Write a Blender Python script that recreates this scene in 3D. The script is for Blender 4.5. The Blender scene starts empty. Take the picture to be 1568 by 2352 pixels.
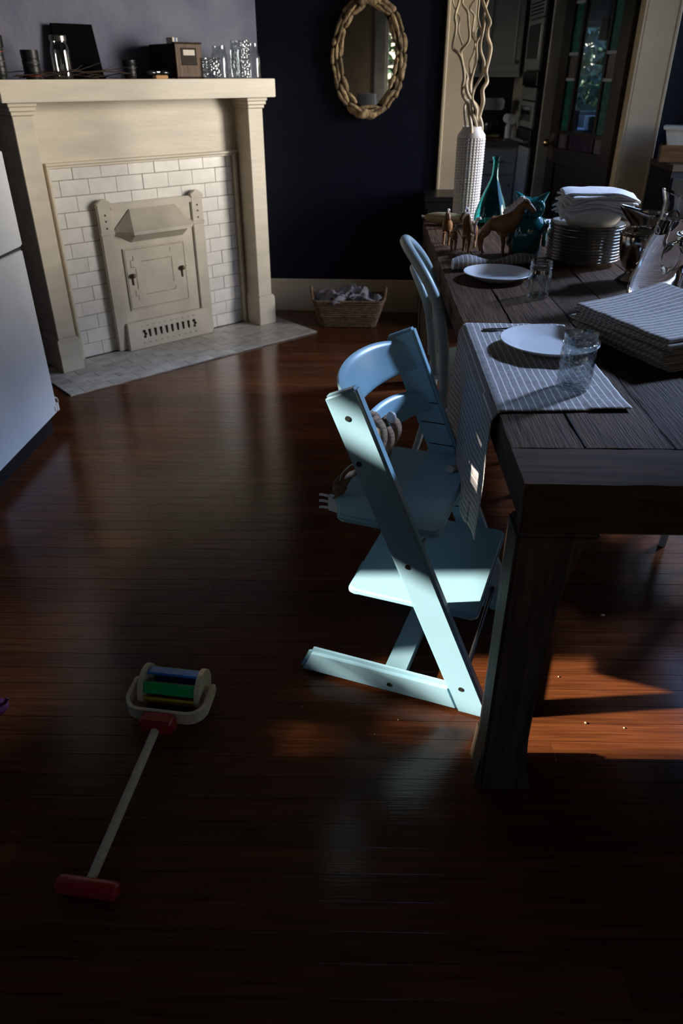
import bpy, bmesh, math, random
from mathutils import Vector, Matrix, noise
random.seed(11)
R = math.radians
SC = bpy.context.scene
COL = SC.collection

# ---------------------------------------------------------------- camera, world, sun, exposure
cam_d = bpy.data.cameras.new('camera')
cam = bpy.data.objects.new('camera', cam_d); COL.objects.link(cam); SC.camera = cam
cam.location = (0, 0, 1.366)
cam.rotation_euler = (R(90 - 31.3), 0, 0)
cam_d.sensor_fit = 'HORIZONTAL'; cam_d.sensor_width = 24.0
cam_d.lens = 1655.0 / 1568.0 * 24.0
cam_d.clip_start = 0.02; cam_d.clip_end = 200
cam_d.dof.use_dof = True; cam_d.dof.focus_distance = 1.85; cam_d.dof.aperture_fstop = 4.5

SKY = 4.2
world = bpy.data.worlds.new('world'); SC.world = world; world.use_nodes = True
wn = world.node_tree; wn.nodes.clear()
wo = wn.nodes.new('ShaderNodeOutputWorld'); wb = wn.nodes.new('ShaderNodeBackground')
wt = wn.nodes.new('ShaderNodeTexCoord'); ws = wn.nodes.new('ShaderNodeSeparateXYZ'); wr = wn.nodes.new('ShaderNodeValToRGB')
wm = wn.nodes.new('ShaderNodeMapRange')
wm.inputs[1].default_value = -1; wm.inputs[2].default_value = 1
wn.links.new(wt.outputs['Generated'], ws.inputs[0]); wn.links.new(ws.outputs[2], wm.inputs[0]); wn.links.new(wm.outputs[0], wr.inputs[0])
wn.links.new(wr.outputs[0], wb.inputs[0]); wn.links.new(wb.outputs[0], wo.inputs[0])
e = wr.color_ramp.elements
e[0].position = 0.0; e[0].color = (.045, .05, .035, 1)
e[1].position = 1.0; e[1].color = (.20, .40, .95, 1)
for p, c in ((.49, (.05, .055, .035, 1)), (.508, (1.0, .86, .66, 1)), (.585, (.95, .88, .78, 1)), (.66, (.33, .54, 1.0, 1))):
    k = e.new(p); k.color = c
wb.inputs[1].default_value = SKY

sun_d = bpy.data.lights.new('sun', 'SUN'); sun = bpy.data.objects.new('sun', sun_d); COL.objects.link(sun)
SUN_EL = R(22.6)
sdir = Vector((math.cos(SUN_EL), math.cos(SUN_EL) * 0.0, -math.sin(SUN_EL)))
sun.rotation_euler = sdir.to_track_quat('-Z', 'Y').to_euler()
sun.location = (-6, 1.3, 4)
sun_d.energy = 20.0; sun_d.angle = R(1.3); sun_d.color = (1.0, .93, .82)

day_d = bpy.data.lights.new('added_daylight_lamp', 'AREA'); day = bpy.data.objects.new('added_daylight_lamp', day_d); COL.objects.link(day)  # added area lamp far outside, stands in for bright daylight on the fireplace
day_d.shape = 'RECTANGLE'; day_d.size = 3.4; day_d.size_y = 2.2; day_d.energy = 1050.0; day_d.color = (1.0, .93, .83)
day.location = (9.0, 2.0, 2.0); day.rotation_euler = Vector((-1, .18, -.08)).to_track_quat('-Z', 'Z').to_euler()

sky_d = bpy.data.lights.new('added_sky_lamp', 'AREA'); skl = bpy.data.objects.new('added_sky_lamp', sky_d); COL.objects.link(skl)  # added blue area lamp, stands in for a patch of bright sky
sky_d.shape = 'RECTANGLE'; sky_d.size = .5; sky_d.size_y = .6; sky_d.energy = 620.0; sky_d.color = (.44, .62, 1.0)
BDIR = Vector((.70, .47, .52)).normalized()
skl.location = Vector((.4, 1.75, .8))+BDIR*6.0; skl.rotation_euler = (-BDIR).to_track_quat('-Z', 'Z').to_euler()

def portal(name, loc, aim, sx, sy):
    d = bpy.data.lights.new(name, 'AREA'); o = bpy.data.objects.new(name, d); COL.objects.link(o)
    d.shape = 'RECTANGLE'; d.size = sx; d.size_y = sy
    o.location = loc; o.rotation_euler = Vector(aim).to_track_quat('-Z', 'Z').to_euler()
    d.cycles.is_portal = True
    return o

# window openings (lo, hi) in wall coordinates
WR = dict(y0=2.50, y1=4.30, z0=.64, z1=2.37)      # right wall window, x = 2.15
WQ = dict(y0=-1.60, y1=-.80, z0=.90, z1=1.65)    # right wall window behind the camera, added to brighten the rear wall
WL = dict(y0=1.12, y1=1.50, z0=.74, z1=1.66)      # left wall narrow window, x = -1.95
WB = dict(x0=-.14, x1=.45, z0=.95, z1=2.00)       # rear wall window, y = -1.8
WK = dict(x0=1.75, x1=3.05, z0=1.02, z1=1.78)     # breakfast nook window, y = 8.0
WC = dict(y0=5.10, y1=6.40, z0=1.00, z1=1.80)     # kitchen left window, unseen, enlarged to light the kitchen, x = -.6
portal('portal_right', (2.14, (WR['y0']+WR['y1'])/2, (WR['z0']+WR['z1'])/2), (-1, 0, 0), WR['y1']-WR['y0'], WR['z1']-WR['z0'])
portal('portal_back_right', (2.14, (WQ['y0']+WQ['y1'])/2, (WQ['z0']+WQ['z1'])/2), (-1, 0, 0), WQ['y1']-WQ['y0'], WQ['z1']-WQ['z0'])
portal('portal_left', (-1.94, (WL['y0']+WL['y1'])/2, (WL['z0']+WL['z1'])/2), (1, 0, 0), WL['y1']-WL['y0'], WL['z1']-WL['z0'])
portal('portal_rear', ((WB['x0']+WB['x1'])/2, -1.79, (WB['z0']+WB['z1'])/2), (0, 1, 0), WB['x1']-WB['x0'], WB['z1']-WB['z0'])
portal('portal_nook', ((WK['x0']+WK['x1'])/2, 7.99, (WK['z0']+WK['z1'])/2), (0, -1, 0), WK['x1']-WK['x0'], WK['z1']-WK['z0'])
portal('portal_kitchen', (-.59, (WC['y0']+WC['y1'])/2, (WC['z0']+WC['z1'])/2), (1, 0, 0), WC['y1']-WC['y0'], WC['z1']-WC['z0'])

SC.view_settings.view_transform = 'Standard'
SC.view_settings.look = 'None'
SC.view_settings.exposure = 0.0
SC.view_settings.gamma = 1.0
SC.view_settings.use_curve_mapping = False
SC.cycles.sample_clamp_indirect = 6.0
SC.cycles.max_bounces = 14
SC.cycles.transmission_bounces = 14
SC.cycles.transparent_max_bounces = 12

# ---------------------------------------------------------------- materials
def newmat(name):
    m = bpy.data.materials.new(name); m.use_nodes = True
    nt = m.node_tree; b = nt.nodes['Principled BSDF']
    return m, nt, b
def N(nt, t, **kw):
    n = nt.nodes.new(t)
    for k, v in kw.items(): setattr(n, k, v)
    return n
def mat(name, col, rough=.5, metal=0, var=.12, nscale=8, bump=0, bscale=60, coat=0, spec=.5, stretch=None, trans=0, ior=1.45, col2=None, objrand=0, sheen=0, detail=4):
    m, nt, b = newmat(name)
    tc = N(nt, 'ShaderNodeTexCoord'); mp = N(nt, 'ShaderNodeMapping')
    nt.links.new(tc.outputs['Object'], mp.inputs[0])
    if stretch: mp.inputs['Scale'].default_value = stretch
    if objrand:
        oi = N(nt, 'ShaderNodeObjectInfo'); vm = N(nt, 'ShaderNodeVectorMath', operation='SCALE')
        vm.inputs[0].default_value = (13, 7, 5); nt.links.new(oi.outputs['Random'], vm.inputs['Scale'])
        nt.links.new(vm.outputs[0], mp.inputs['Location'])
    nz = N(nt, 'ShaderNodeTexNoise'); nz.inputs['Scale'].default_value = nscale; nz.inputs['Detail'].default_value = detail
    nt.links.new(mp.outputs[0], nz.inputs['Vector'])
    rp = N(nt, 'ShaderNodeValToRGB')
    c2 = col2 or tuple(max(0, c*(1-2*var)) for c in col)
    c1 = col if col2 else tuple(min(1, c*(1+var)) for c in col)
    rp.color_ramp.elements[0].position = .3; rp.color_ramp.elements[1].position = .7
    rp.color_ramp.elements[0].color = (*c2, 1); rp.color_ramp.elements[1].color = (*c1, 1)
    nt.links.new(nz.outputs['Fac'], rp.inputs[0])
    last = rp.outputs[0]
    if objrand:
        hv = N(nt, 'ShaderNodeHueSaturation'); mr = N(nt, 'ShaderNodeMapRange')
        mr.inputs[3].default_value = 1-objrand; mr.inputs[4].default_value = 1+objrand
        nt.links.new(oi.outputs['Random'], mr.inputs[0]); nt.links.new(mr.outputs[0], hv.inputs['Value'])
        nt.links.new(last, hv.inputs['Color']); last = hv.outputs[0]
    nt.links.new(last, b.inputs['Base Color'])
    b.inputs['Roughness'].default_value = rough; b.inputs['Metallic'].default_value = metal
    b.inputs['Specular IOR Level'].default_value = spec; b.inputs['Coat Weight'].default_value = coat
    b.inputs['Coat Roughness'].default_value = .08
    b.inputs['IOR'].default_value = ior; b.inputs['Transmission Weight'].default_value = trans
    b.inputs['Sheen Weight'].default_value = sheen
    if bump:
        n2 = N(nt, 'ShaderNodeTexNoise'); n2.inputs['Scale'].default_value = bscale; n2.inputs['Detail'].default_value = 5
        nt.links.new(mp.outputs[0], n2.inputs['Vector'])
        bp = N(nt, 'ShaderNodeBump'); bp.inputs['Strength'].default_value = bump; bp.inputs['Distance'].default_value = .01
        nt.links.new(n2.outputs['Fac'], bp.inputs['Height']); nt.links.new(bp.outputs[0], b.inputs['Normal'])
    return m
def glass(name, col=(1, 1, 1), rough=0.0, ior=1.45, bump=0, bscale=80):
    m = mat(name, col, rough=rough, trans=1, ior=ior, var=.0, bump=bump, bscale=bscale)
    return m
def thinglass(name, tint=(.95, .97, .97), rough=.02, ior=1.5, bump=0, bscale=90):
    m, nt, b = newmat(name); nt.nodes.remove(b); out = nt.nodes['Material Output']
    tr = N(nt, 'ShaderNodeBsdfTransparent'); tr.inputs[0].default_value = (*tint, 1)
    gl = N(nt, 'ShaderNodeBsdfGlossy'); gl.inputs['Roughness'].default_value = rough
    fr = N(nt, 'ShaderNodeLayerWeight'); fr.inputs['Blend'].default_value = .5
    pw = N(nt, 'ShaderNodeMath', operation='POWER'); pw.inputs[1].default_value = 3.5; nt.links.new(fr.outputs['Facing'], pw.inputs[0])
    ma = N(nt, 'ShaderNodeMath', operation='MULTIPLY_ADD'); ma.inputs[1].default_value = .85; ma.inputs[2].default_value = .055+(ior-1.45)*1.0; nt.links.new(pw.outputs[0], ma.inputs[0])
    mx = N(nt, 'ShaderNodeMixShader')
    nt.links.new(ma.outputs[0], mx.inputs[0]); nt.links.new(tr.outputs[0], mx.inputs[1]); nt.links.new(gl.outputs[0], mx.inputs[2]); nt.links.new(mx.outputs[0], out.inputs[0])
    if bump:
        tc = N(nt, 'ShaderNodeTexCoord'); vo = N(nt, 'ShaderNodeTexVoronoi'); vo.inputs['Scale'].default_value = bscale
        nt.links.new(tc.outputs['Object'], vo.inputs['Vector'])
        bp = N(nt, 'ShaderNodeBump'); bp.inputs['Strength'].default_value = bump; bp.inputs['Distance'].default_value = .004
        nt.links.new(vo.outputs['Distance'], bp.inputs['Height']); nt.links.new(bp.outputs[0], gl.inputs['Normal']); nt.links.new(bp.outputs[0], fr.inputs['Normal'])
    return m
def stripes(name, base, line, freq, width, axis=0, rough=.9):
    m, nt, b = newmat(name)
    uv = N(nt, 'ShaderNodeUVMap'); sp = N(nt, 'ShaderNodeSeparateXYZ'); nt.links.new(uv.outputs[0], sp.inputs[0])
    mu = N(nt, 'ShaderNodeMath', operation='MULTIPLY'); mu.inputs[1].default_value = freq; nt.links.new(sp.outputs[axis], mu.inputs[0])
    fr = N(nt, 'ShaderNodeMath', operation='FRACT'); nt.links.new(mu.outputs[0], fr.inputs[0])
    lt = N(nt, 'ShaderNodeMath', operation='LESS_THAN'); lt.inputs[1].default_value = width; nt.links.new(fr.outputs[0], lt.inputs[0])
    nz = N(nt, 'ShaderNodeTexNoise'); nz.inputs['Scale'].default_value = 90; nz.inputs['Detail'].default_value = 5; nt.links.new(uv.outputs[0], nz.inputs['Vector'])
    rp = N(nt, 'ShaderNodeValToRGB'); rp.color_ramp.elements[0].position = .35; rp.color_ramp.elements[1].position = .65
    rp.color_ramp.elements[0].color = (*[c*.78 for c in base], 1); rp.color_ramp.elements[1].color = (*[min(1, c*1.15) for c in base], 1)
    nt.links.new(nz.outputs['Fac'], rp.inputs[0])
    mx = N(nt, 'ShaderNodeMix', data_type='RGBA'); nt.links.new(lt.outputs[0], mx.inputs['Factor'])
    nt.links.new(rp.outputs[0], mx.inputs['A']); mx.inputs['B'].default_value = (*line, 1)
    nt.links.new(mx.outputs['Result'], b.inputs['Base Color']); b.inputs['Roughness'].default_value = rough
    b.inputs['Specular IOR Level'].default_value = .2; b.inputs['Sheen Weight'].default_value = .15
    n2 = N(nt, 'ShaderNodeTexNoise'); n2.inputs['Scale'].default_value = 700; nt.links.new(uv.outputs[0], n2.inputs['Vector'])
    bp = N(nt, 'ShaderNodeBump'); bp.inputs['Strength'].default_value = .35; bp.inputs['Distance'].default_value = .002
    nt.links.new(n2.outputs['Fac'], bp.inputs['Height']); nt.links.new(bp.outputs[0], b.inputs['Normal'])
    return m

M = {}
M['floor'] = mat('floor_wood', (.120, .036, .0115), rough=.17, nscale=5, stretch=(1.2, 26, 1), col2=(.058, .0155, .0054), bump=.05, bscale=9, objrand=.22, spec=.45, detail=8)
M['subfloor'] = mat('subfloor', (.012, .005, .003), rough=.6)
M['navy'] = mat('navy_paint', (.0034, .0050, .0150), rough=.55, var=.1, nscale=14, bump=.1, bscale=120, spec=.25)
M['plaster'] = mat('blue_plaster', (.175, .172, .225), rough=.75, nscale=3.2, col2=(.075, .083, .138), bump=.25, bscale=40, detail=8)
M['beige'] = mat('beige_paint', (.42, .32, .20), rough=.7, var=.06)
M['ceiling'] = mat('ceiling_paint', (.30, .28, .25), rough=.8, var=.05)
M['cream'] = mat('cream_paint', (.60, .53, .41), rough=.42, var=.07, nscale=5, bump=.12, bscale=22, stretch=(.6, 1, 3))
M['cream_d'] = mat('cream_trim', (.62, .50, .33), rough=.42, var=.06, nscale=5)
M['tile'] = mat('white_tile', (.72, .69, .63), rough=.22, var=.05, nscale=16, bump=.05, bscale=30, objrand=.05)
M['hearth'] = mat('hearth_tile', (.60, .55, .46), rough=.38, nscale=11, col2=(.36, .31, .25), objrand=.08, bump=.1)
M['grout'] = mat('grout', (.30, .25, .18), rough=.9, var=.25, nscale=20)
M['iron'] = mat('painted_iron', (.52, .465, .37), rough=.38, var=.08, nscale=7, bump=.15, bscale=25)
M['hole'] = mat('black_gap', (.006, .005, .004), rough=.9)
M['knob_d'] = mat('tarnished_brass', (.10, .075, .045), rough=.45, metal=.6)
M['fridge'] = mat('white_enamel', (.78, .79, .80), rough=.28, var=.02, bump=.06, bscale=250)
M['gasket'] = mat('grey_gasket', (.05, .05, .055), rough=.6)
M['tablewood'] = mat('old_dark_wood', (.088, .044, .021), rough=.6, nscale=5, stretch=(22, 1.1, 8), col2=(.027, .0128, .0065), bump=.28, bscale=11, objrand=.25, detail=9, spec=.15)
M['legwood'] = mat('old_leg_wood', (.11, .075, .050), rough=.6, nscale=5, stretch=(16, 16, 1.1), col2=(.045, .029, .019), bump=.35, bscale=10, objrand=.1, detail=9, spec=.3)
M['chair'] = mat('pale_blue_lacquer', (.32, .525, .61), rough=.30, var=.03, nscale=6)
M['bent'] = mat('pale_grey_blue_paint', (.47, .57, .57), rough=.38, var=.06, nscale=9)
M['steel'] = mat('steel', (.10, .10, .105), rough=.3, metal=.9, var=.03)
M['strap'] = mat('striped_webbing', (.40, .24, .13), rough=.85, nscale=60, stretch=(1, 1, 6), col2=(.10, .075, .055))
M['plastic'] = mat('white_plastic', (.74, .68, .63), rough=.4, var=.03)
M['china'] = mat('white_china', (.80, .80, .80), rough=.14, var=.02, coat=.3)
M['chinarim'] = mat('silver_rimmed_china', (.36, .35, .34), rough=.22, var=.05, metal=.1)
M['bowlc'] = mat('ivory_china', (.70, .66, .56), rough=.22, var=.03)
M['silver'] = mat('tarnished_silver', (.46, .41, .36), rough=.15, metal=1, var=.15, nscale=20)
M['fork'] = mat('fork_silver', (.30, .28, .26), rough=.3, metal=1)
M['glass'] = thinglass('clear_glass')
M['jarglass'] = thinglass('pressed_glass', (.88, .91, .92), .10, 1.56, .8, 95)
M['water'] = glass('water_filled_glass', ior=1.36)
M['tealglass'] = glass('teal_glass', (.10, .62, .60))
M['tealglaze'] = mat('teal_glaze', (.006, .105, .105), rough=.08, var=.25, nscale=14, coat=.6)
M['tealglaze2'] = mat('teal_glaze_light', (.012, .19, .21), rough=.08, var=.2, coat=.6)
M['vase'] = mat('white_ceramic', (.74, .69, .65), rough=.4, var=.03)
M['willow'] = mat('peeled_willow', (.58, .46, .31), rough=.6, var=.18, nscale=30, bump=.2)
M['drift'] = mat('driftwood', (.50, .35, .18), rough=.75, nscale=7, col2=(.12, .078, .045), bump=.7, bscale=30, objrand=.4, stretch=(3, 1, 1))
M['mirror'] = mat('mirror_glass', (.86, .85, .80), rough=.01, metal=1, var=.0)
M['linen'] = stripes('striped_linen', (.30, .265, .25), (.74, .70, .66), 64, .16, 0)
M['linen2'] = stripes('striped_linen_fold', (.28, .245, .215), (.72, .68, .63), 60, .15, 1)
M['whitecloth'] = mat('white_cloth', (.72, .70, .70), rough=.85, var=.04, bump=.3, bscale=120, sheen=.2)
M['greycloth'] = mat('grey_cloth', (.25, .235, .25), rough=.9, var=.2, nscale=24, bump=.4, bscale=200, sheen=.2)
M['wicker'] = mat('seagrass', (.30, .185, .10), rough=.85, nscale=40, col2=(.09, .052, .028), bump=.8, bscale=130, stretch=(1, 1, 2.5), objrand=.25)
M['palewood'] = mat('pale_beech', (.66, .50, .31), rough=.5, var=.08, nscale=10, stretch=(1, 8, 8))
M['red'] = mat('red_paint', (.36, .018, .015), rough=.35, var=.05)
M['blue'] = mat('blue_paint', (.02, .16, .48), rough=.4, var=.05)
M['green'] = mat('green_paint', (.010, .40, .08), rough=.4, var=.05)
M['yellow'] = mat('yellow_paint', (.60, .40, .02), rough=.4, var=.05)
M['pink'] = mat('magenta_felt', (.085, .005, .042), rough=.8, var=.1)
M['horse'] = mat('palomino_plastic', (.20, .085, .021), rough=.55, var=.2, nscale=30)
M['mane'] = mat('cream_mane', (.80, .68, .60), rough=.8, var=.1, bump=.5, bscale=150)
M['sock'] = mat('pink_white_sock', (.50, .30, .33), rough=.7)
M['squash'] = mat('striped_squash', (.66, .47, .24), rough=.5, nscale=9, stretch=(.3, 7, 7), col2=(.34, .22, .09))
M['black'] = mat('black_paint', (.008, .008, .009), rough=.35, var=.1)
M['blackmat'] = mat('black_card', (.0025, .0025, .003), rough=.9, spec=.05)
M['rubber'] = mat('black_rubber', (.012, .012, .013), rough=.45)
M['redline'] = mat('red_ring', (.35, .03, .02), rough=.5)
M['lid'] = mat('metal_lid', (.35, .33, .30), rough=.3, metal=1)
M['boxwood'] = mat('grained_box_wood', (.15, .075, .03), rough=.6, nscale=9, stretch=(22, 22, 1), col2=(.03, .015, .008), detail=7)
M['boxdark'] = mat('dark_leather', (.020, .010, .0065), rough=.6, spec=.2)
M['label'] = mat('paper_label', (.70, .64, .54), rough=.8, var=.03)
M['twig'] = mat('twig_bark', (.045, .027, .016), rough=.85)
M['card'] = mat('matchbox_card', (.48, .27, .12), rough=.8)
M['cardblue'] = mat('blue_card', (.02, .12, .35), rough=.6)
M['cardwhite'] = mat('white_card', (.72, .70, .66), rough=.6)
M['doorwood'] = mat('dark_door_wood', (.020, .0115, .008), rough=.35, nscale=6, stretch=(12, 12, 1), col2=(.009, .005, .004))
M['paneclear'] = thinglass('door_glass', (.80, .88, .92), .01, 1.45)
M['panegreen'] = mat('green_art_glass', (.012, .12, .10), rough=.25, var=.3, nscale=30, bump=.3, bscale=60)
M['paneviolet'] = mat('violet_art_glass', (.035, .015, .045), rough=.25, var=.3, nscale=30, bump=.3)
M['panegrey'] = mat('grey_art_glass', (.11, .095, .105), rough=.3, var=.2, bump=.3)
M['brass'] = mat('brass', (.65, .48, .22), rough=.2, metal=1)
M['cab'] = mat('grey_cabinet_paint', (.45, .47, .47), rough=.45, var=.03)
M['cabd'] = mat('lower_cabinet_paint', (.30, .34, .38), rough=.45, var=.03)
M['appl'] = mat('grey_appliance', (.23, .24, .25), rough=.35, var=.03)
M['dglass'] = mat('dark_oven_glass', (.015, .017, .018), rough=.1)
M['splash'] = mat('dark_splash', (.008, .008, .009), rough=.4)
M['counter'] = mat('dark_counter', (.09, .085, .08), rough=.3)
M['chrome'] = mat('chrome', (.7, .7, .7), rough=.15, metal=1)
M['paper'] = mat('paper', (.6, .66, .72), rough=.9)
M['orange'] = mat('orange_shade', (.50, .09, .03), rough=.6)
M['enamel'] = mat('white_ceramic_bin', (.62, .62, .56), rough=.4, var=.06, nscale=12)
M['crate'] = mat('crate_wood', (.24, .13, .045), rough=.6, nscale=7, stretch=(1, 14, 14), col2=(.12, .06, .02))
M['crated'] = mat('crate_dark_wood', (.035, .02, .011), rough=.6)
M['shade'] = mat('lampshade', (.75, .75, .78), rough=.9, var=.02)
M['crumb'] = mat('crumb', (.55, .42, .20), rough=.8)
M['leaf'] = mat('leaf', (.035, .075, .025), rough=.6, var=.3)
M['windowpaint'] = mat('window_paint', (.55, .52, .46), rough=.4)
M['pane'] = thinglass('window_glass', (1, 1, 1), .01, 1.42)
M['print'] = mat('magazine_print', (.62, .60, .62), rough=.4, nscale=26, col2=(.60, .58, .60))

# ---------------------------------------------------------------- geometry helpers
class MB:
    def __init__(s): s.v = []; s.f = []; s.uv = []
    def add(s, v, f, uv=None):
        b = len(s.v); s.v += [Vector(p) for p in v]; s.f += [tuple(i+b for i in q) for q in f]
        s.uv += list(uv) if uv else [(p[0], p[1]) for p in v]
        return s
    def box(s, x0, x1, y0, y1, z0, z1, bev=0, seg=1, mx=None):
        bm = bmesh.new()
        bmesh.ops.create_cube(bm, size=1)
        for v in bm.verts: v.co = Vector(((x0+x1)/2+v.co.x*(x1-x0), (y0+y1)/2+v.co.y*(y1-y0), (z0+z1)/2+v.co.z*(z1-z0)))
        if bev: bmesh.ops.bevel(bm, geom=bm.edges[:], offset=bev, segments=seg, affect='EDGES', clamp_overlap=True)
        s.frombm(bm, mx); return s
    def frombm(s, bm, mx=None):
        bm.verts.index_update()
        vs = [(mx @ v.co if mx else v.co.copy()) for v in bm.verts]
        s.add(vs, [[v.index for v in f.verts] for f in bm.faces]); bm.free()
    def lathe(s, prof, seg=32, c=(0, 0, 0), mx=None, sx=1, sy=1, closed=False):
        n = len(prof); v = []; f = []; uv = []
        for i, (r, z) in enumerate(prof):
            for j in range(seg):
                a = 2*math.pi*j/seg; p = Vector((c[0]+r*sx*math.cos(a), c[1]+r*sy*math.sin(a), c[2]+z))
                v.append(mx @ p if mx else p); uv.append((j/seg, z))
        m = n if closed else n-1
        for i in range(m):
            for j in range(seg):
                a = i*seg+j; b = i*seg+(j+1) % seg; i2 = ((i+1) % n)*seg
                f.append((a, b, i2+(j+1) % seg, i2+j))
        if not closed:
            if prof[0][0] > 1e-6: f.append(tuple(reversed(range(seg))))
            if prof[-1][0] > 1e-6: f.append(tuple((n-1)*seg+j for j in range(seg)))
        s.add(v, f, uv); return s
    def tube(s, pts, rad, seg=10, closed=False, flat=1.0):
        pts = [Vector(p) for p in pts]; n = len(pts)
        if not hasattr(rad, '__len__'): rad = [rad]*n
        v = []; f = []; up = None
        for i, p in enumerate(pts):
            if closed: t = (pts[(i+1) % n]-pts[i-1]).normalized()
            else: t = (pts[min(i+1, n-1)]-pts[max(i-1, 0)]).normalized()
            if up is None:
                up = t.orthogonal().normalized()
                if abs(t.z) < .9: up = (Vector((0, 0, 1))-t*t.z).normalized()
            up = (up-t*up.dot(t)).normalized(); w = t.cross(up)
            for j in range(seg):
                a = 2*math.pi*j/seg; v.append(p+(up*math.cos(a)*flat+w*math.sin(a))*rad[i])
        m = n if closed else n-1
        for i in range(m):
            for j in range(seg):
                i2 = ((i+1) % n)*seg
                f.append((i*seg+j, i*seg+(j+1) % seg, i2+(j+1) % seg, i2+j))
        if not closed:
            f.append(tuple(reversed(range(seg)))); f.append(tuple((n-1)*seg+j for j in range(seg)))
        s.add(v, f); return s
    def prism(s, poly, fa, fb, bev=0, seg=2):
        """poly: 2d points; fa, fb map (a,b)->3d for both caps"""
        bm = bmesh.new(); n = len(poly)
        A = [bm.verts.new(fa(*p)) for p in poly]; B = [bm.verts.new(fb(*p)) for p in poly]
        bm.faces.new(A); bm.faces.new(B[::-1])
        for i in range(n): bm.faces.new((A[i], B[i], B[(i+1) % n], A[(i+1) % n]))
        bmesh.ops.recalc_face_normals(bm, faces=bm.faces[:])
        if bev:
            eds = [e for e in bm.edges if e.calc_face_angle(0) > R(28)]
            bmesh.ops.bevel(bm, geom=eds, offset=bev, segments=seg, affect='EDGES', clamp_overlap=True)
        s.frombm(bm); return s
    def grid(s, nu, nv, fn, uvf=None, closeu=False):
        v = []; f = []; uv = []
        for j in range(nv):
            for i in range(nu):
                a = i/(nu if closeu else nu-1); b = j/(nv-1)
                v.append(fn(a, b)); uv.append(uvf(a, b) if uvf else (a, b))
        for j in range(nv-1):
            for i in range(nu if closeu else nu-1):
                f.append((j*nu+i, j*nu+(i+1) % nu, (j+1)*nu+(i+1) % nu, (j+1)*nu+i))
        s.add(v, f, uv); return s
    def ell(s, c, r, seg=16, rings=10, mx=None):
        prof = [(math.sin(math.pi*i/rings), -math.cos(math.pi*i/rings)) for i in range(rings+1)]
        v = []
        m = Matrix.Translation(Vector(c)) @ (mx or Matrix()) @ Matrix.Diagonal((r[0], r[1], r[2], 1))
        prof = [(max(a, 1e-4), b) for a, b in prof]
        return s.lathe(prof, seg, mx=m)
    def mesh(s, name, smooth=35):
        me = bpy.data.meshes.new(name); me.from_pydata(s.v, [], s.f)
        ul = me.uv_layers.new(name='UVMap')
        li = [l.vertex_index for l in me.loops]
        for k, vi in enumerate(li): ul.data[k].uv = s.uv[vi]
        me.validate()
        bm = bmesh.new(); bm.from_mesh(me); bmesh.ops.recalc_face_normals(bm, faces=bm.faces[:]); bm.to_mesh(me); bm.free()
        if smooth:
            me.polygons.foreach_set('use_smooth', [True]*len(me.polygons))
            me.set_sharp_from_angle(angle=R(smooth))
        return me
    def build(s, name, m, parent=None, smooth=35, solid=0):
        me = s.mesh(name, smooth)
        return link(name, me, m, parent, solid)
def link(name, me, m, parent=None, solid=0):
    if isinstance(m, str): m = M[m]
    if not me.materials: me.materials.append(m)
    o = bpy.data.objects.new(name, me); COL.objects.link(o); o.parent = parent
    if solid:
        md = o.modifiers.new('solid', 'SOLIDIFY'); md.thickness = solid; md.offset = 0
    return o
def tag(o, label, cat, group=None):
    o['label'] = label; o['category'] = cat
    if group: o['group'] = group
    return o
def thing(name, label, cat, loc=(0, 0, 0), rz=0, group=None):
    o = bpy.data.objects.new(name, None); COL.objects.link(o); o.location = loc; o.rotation_euler = (0, 0, rz)
    o.empty_display_size = .05
    return tag(o, label, cat, group)
def struct(o, label=None):
    o['kind'] = 'structure'
    if label: o['label'] = label
    return o
def sempty(name, loc=(0, 0, 0), rz=0):
    o = bpy.data.objects.new(name, None); COL.objects.link(o); o.location = loc; o.rotation_euler = (0, 0, rz)
    o['kind'] = 'structure'; return o
def catmull(pts, n=8):
    pts = [Vector(p) for p in pts]; out = []
    P = [pts[0]*2-pts[1]]+pts+[pts[-1]*2-pts[-2]]
    for i in range(1, len(P)-2):
        for k in range(n):
            t = k/n; a, b, c, d = P[i-1], P[i], P[i+1], P[i+2]
            out.append(.5*((2*b)+(c-a)*t+(2*a-5*b+4*c-d)*t*t+(-a+3*b-3*c+d)*t*t*t))
    out.append(pts[-1]); return out
def lerp(a, b, t): return a+(b-a)*t
def sstep(t): t = max(0, min(1, t)); return t*t*(3-2*t)

# ================================================================= STRUCTURE
XL, XR, YB0, ZC = -1.95, 2.15, -1.80, 2.75
# floor of narrow strip boards
fl = struct(MB().box(XL-.1, XR+.1, YB0-.1, 4.92, -.10, -.012).box(-.7, 4.2, 4.9, 8.1, -.10, -.003).build('floor', 'subfloor', None, 0))
PW = .0572
plank_me = {}
def plank(L):
    k = round(L, 2)
    if k not in plank_me:
        plank_me[k] = MB().box(-k/2, k/2, -PW/2+.0004, PW/2-.0004, -.012, 0, .0003).mesh('plank', 0)
    return plank_me[k]
row = 0; y = -.26
FA = R(-1.0)
cosF, sinF = math.cos(FA), math.sin(FA)
while y < 4.97:
    cuts = [XL, random.choice((-1.1, -.7, -.3, .1, .5, .9)), XR]
    if row % 3 == 0: cuts = [XL, random.choice((-.9, -.4, .3)), random.choice((1.2, 1.7)), XR]
    for a, b in zip(cuts[:-1], cuts[1:]):
        L = round(b-a-.0008, 2)
        o = link('plank', plank(L), 'floor', fl)
        xm = (a+b)/2; o.location = (xm, y+xm*sinF, 0); o.rotation_euler = (0, 0, FA)
    y += PW; row += 1

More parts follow.
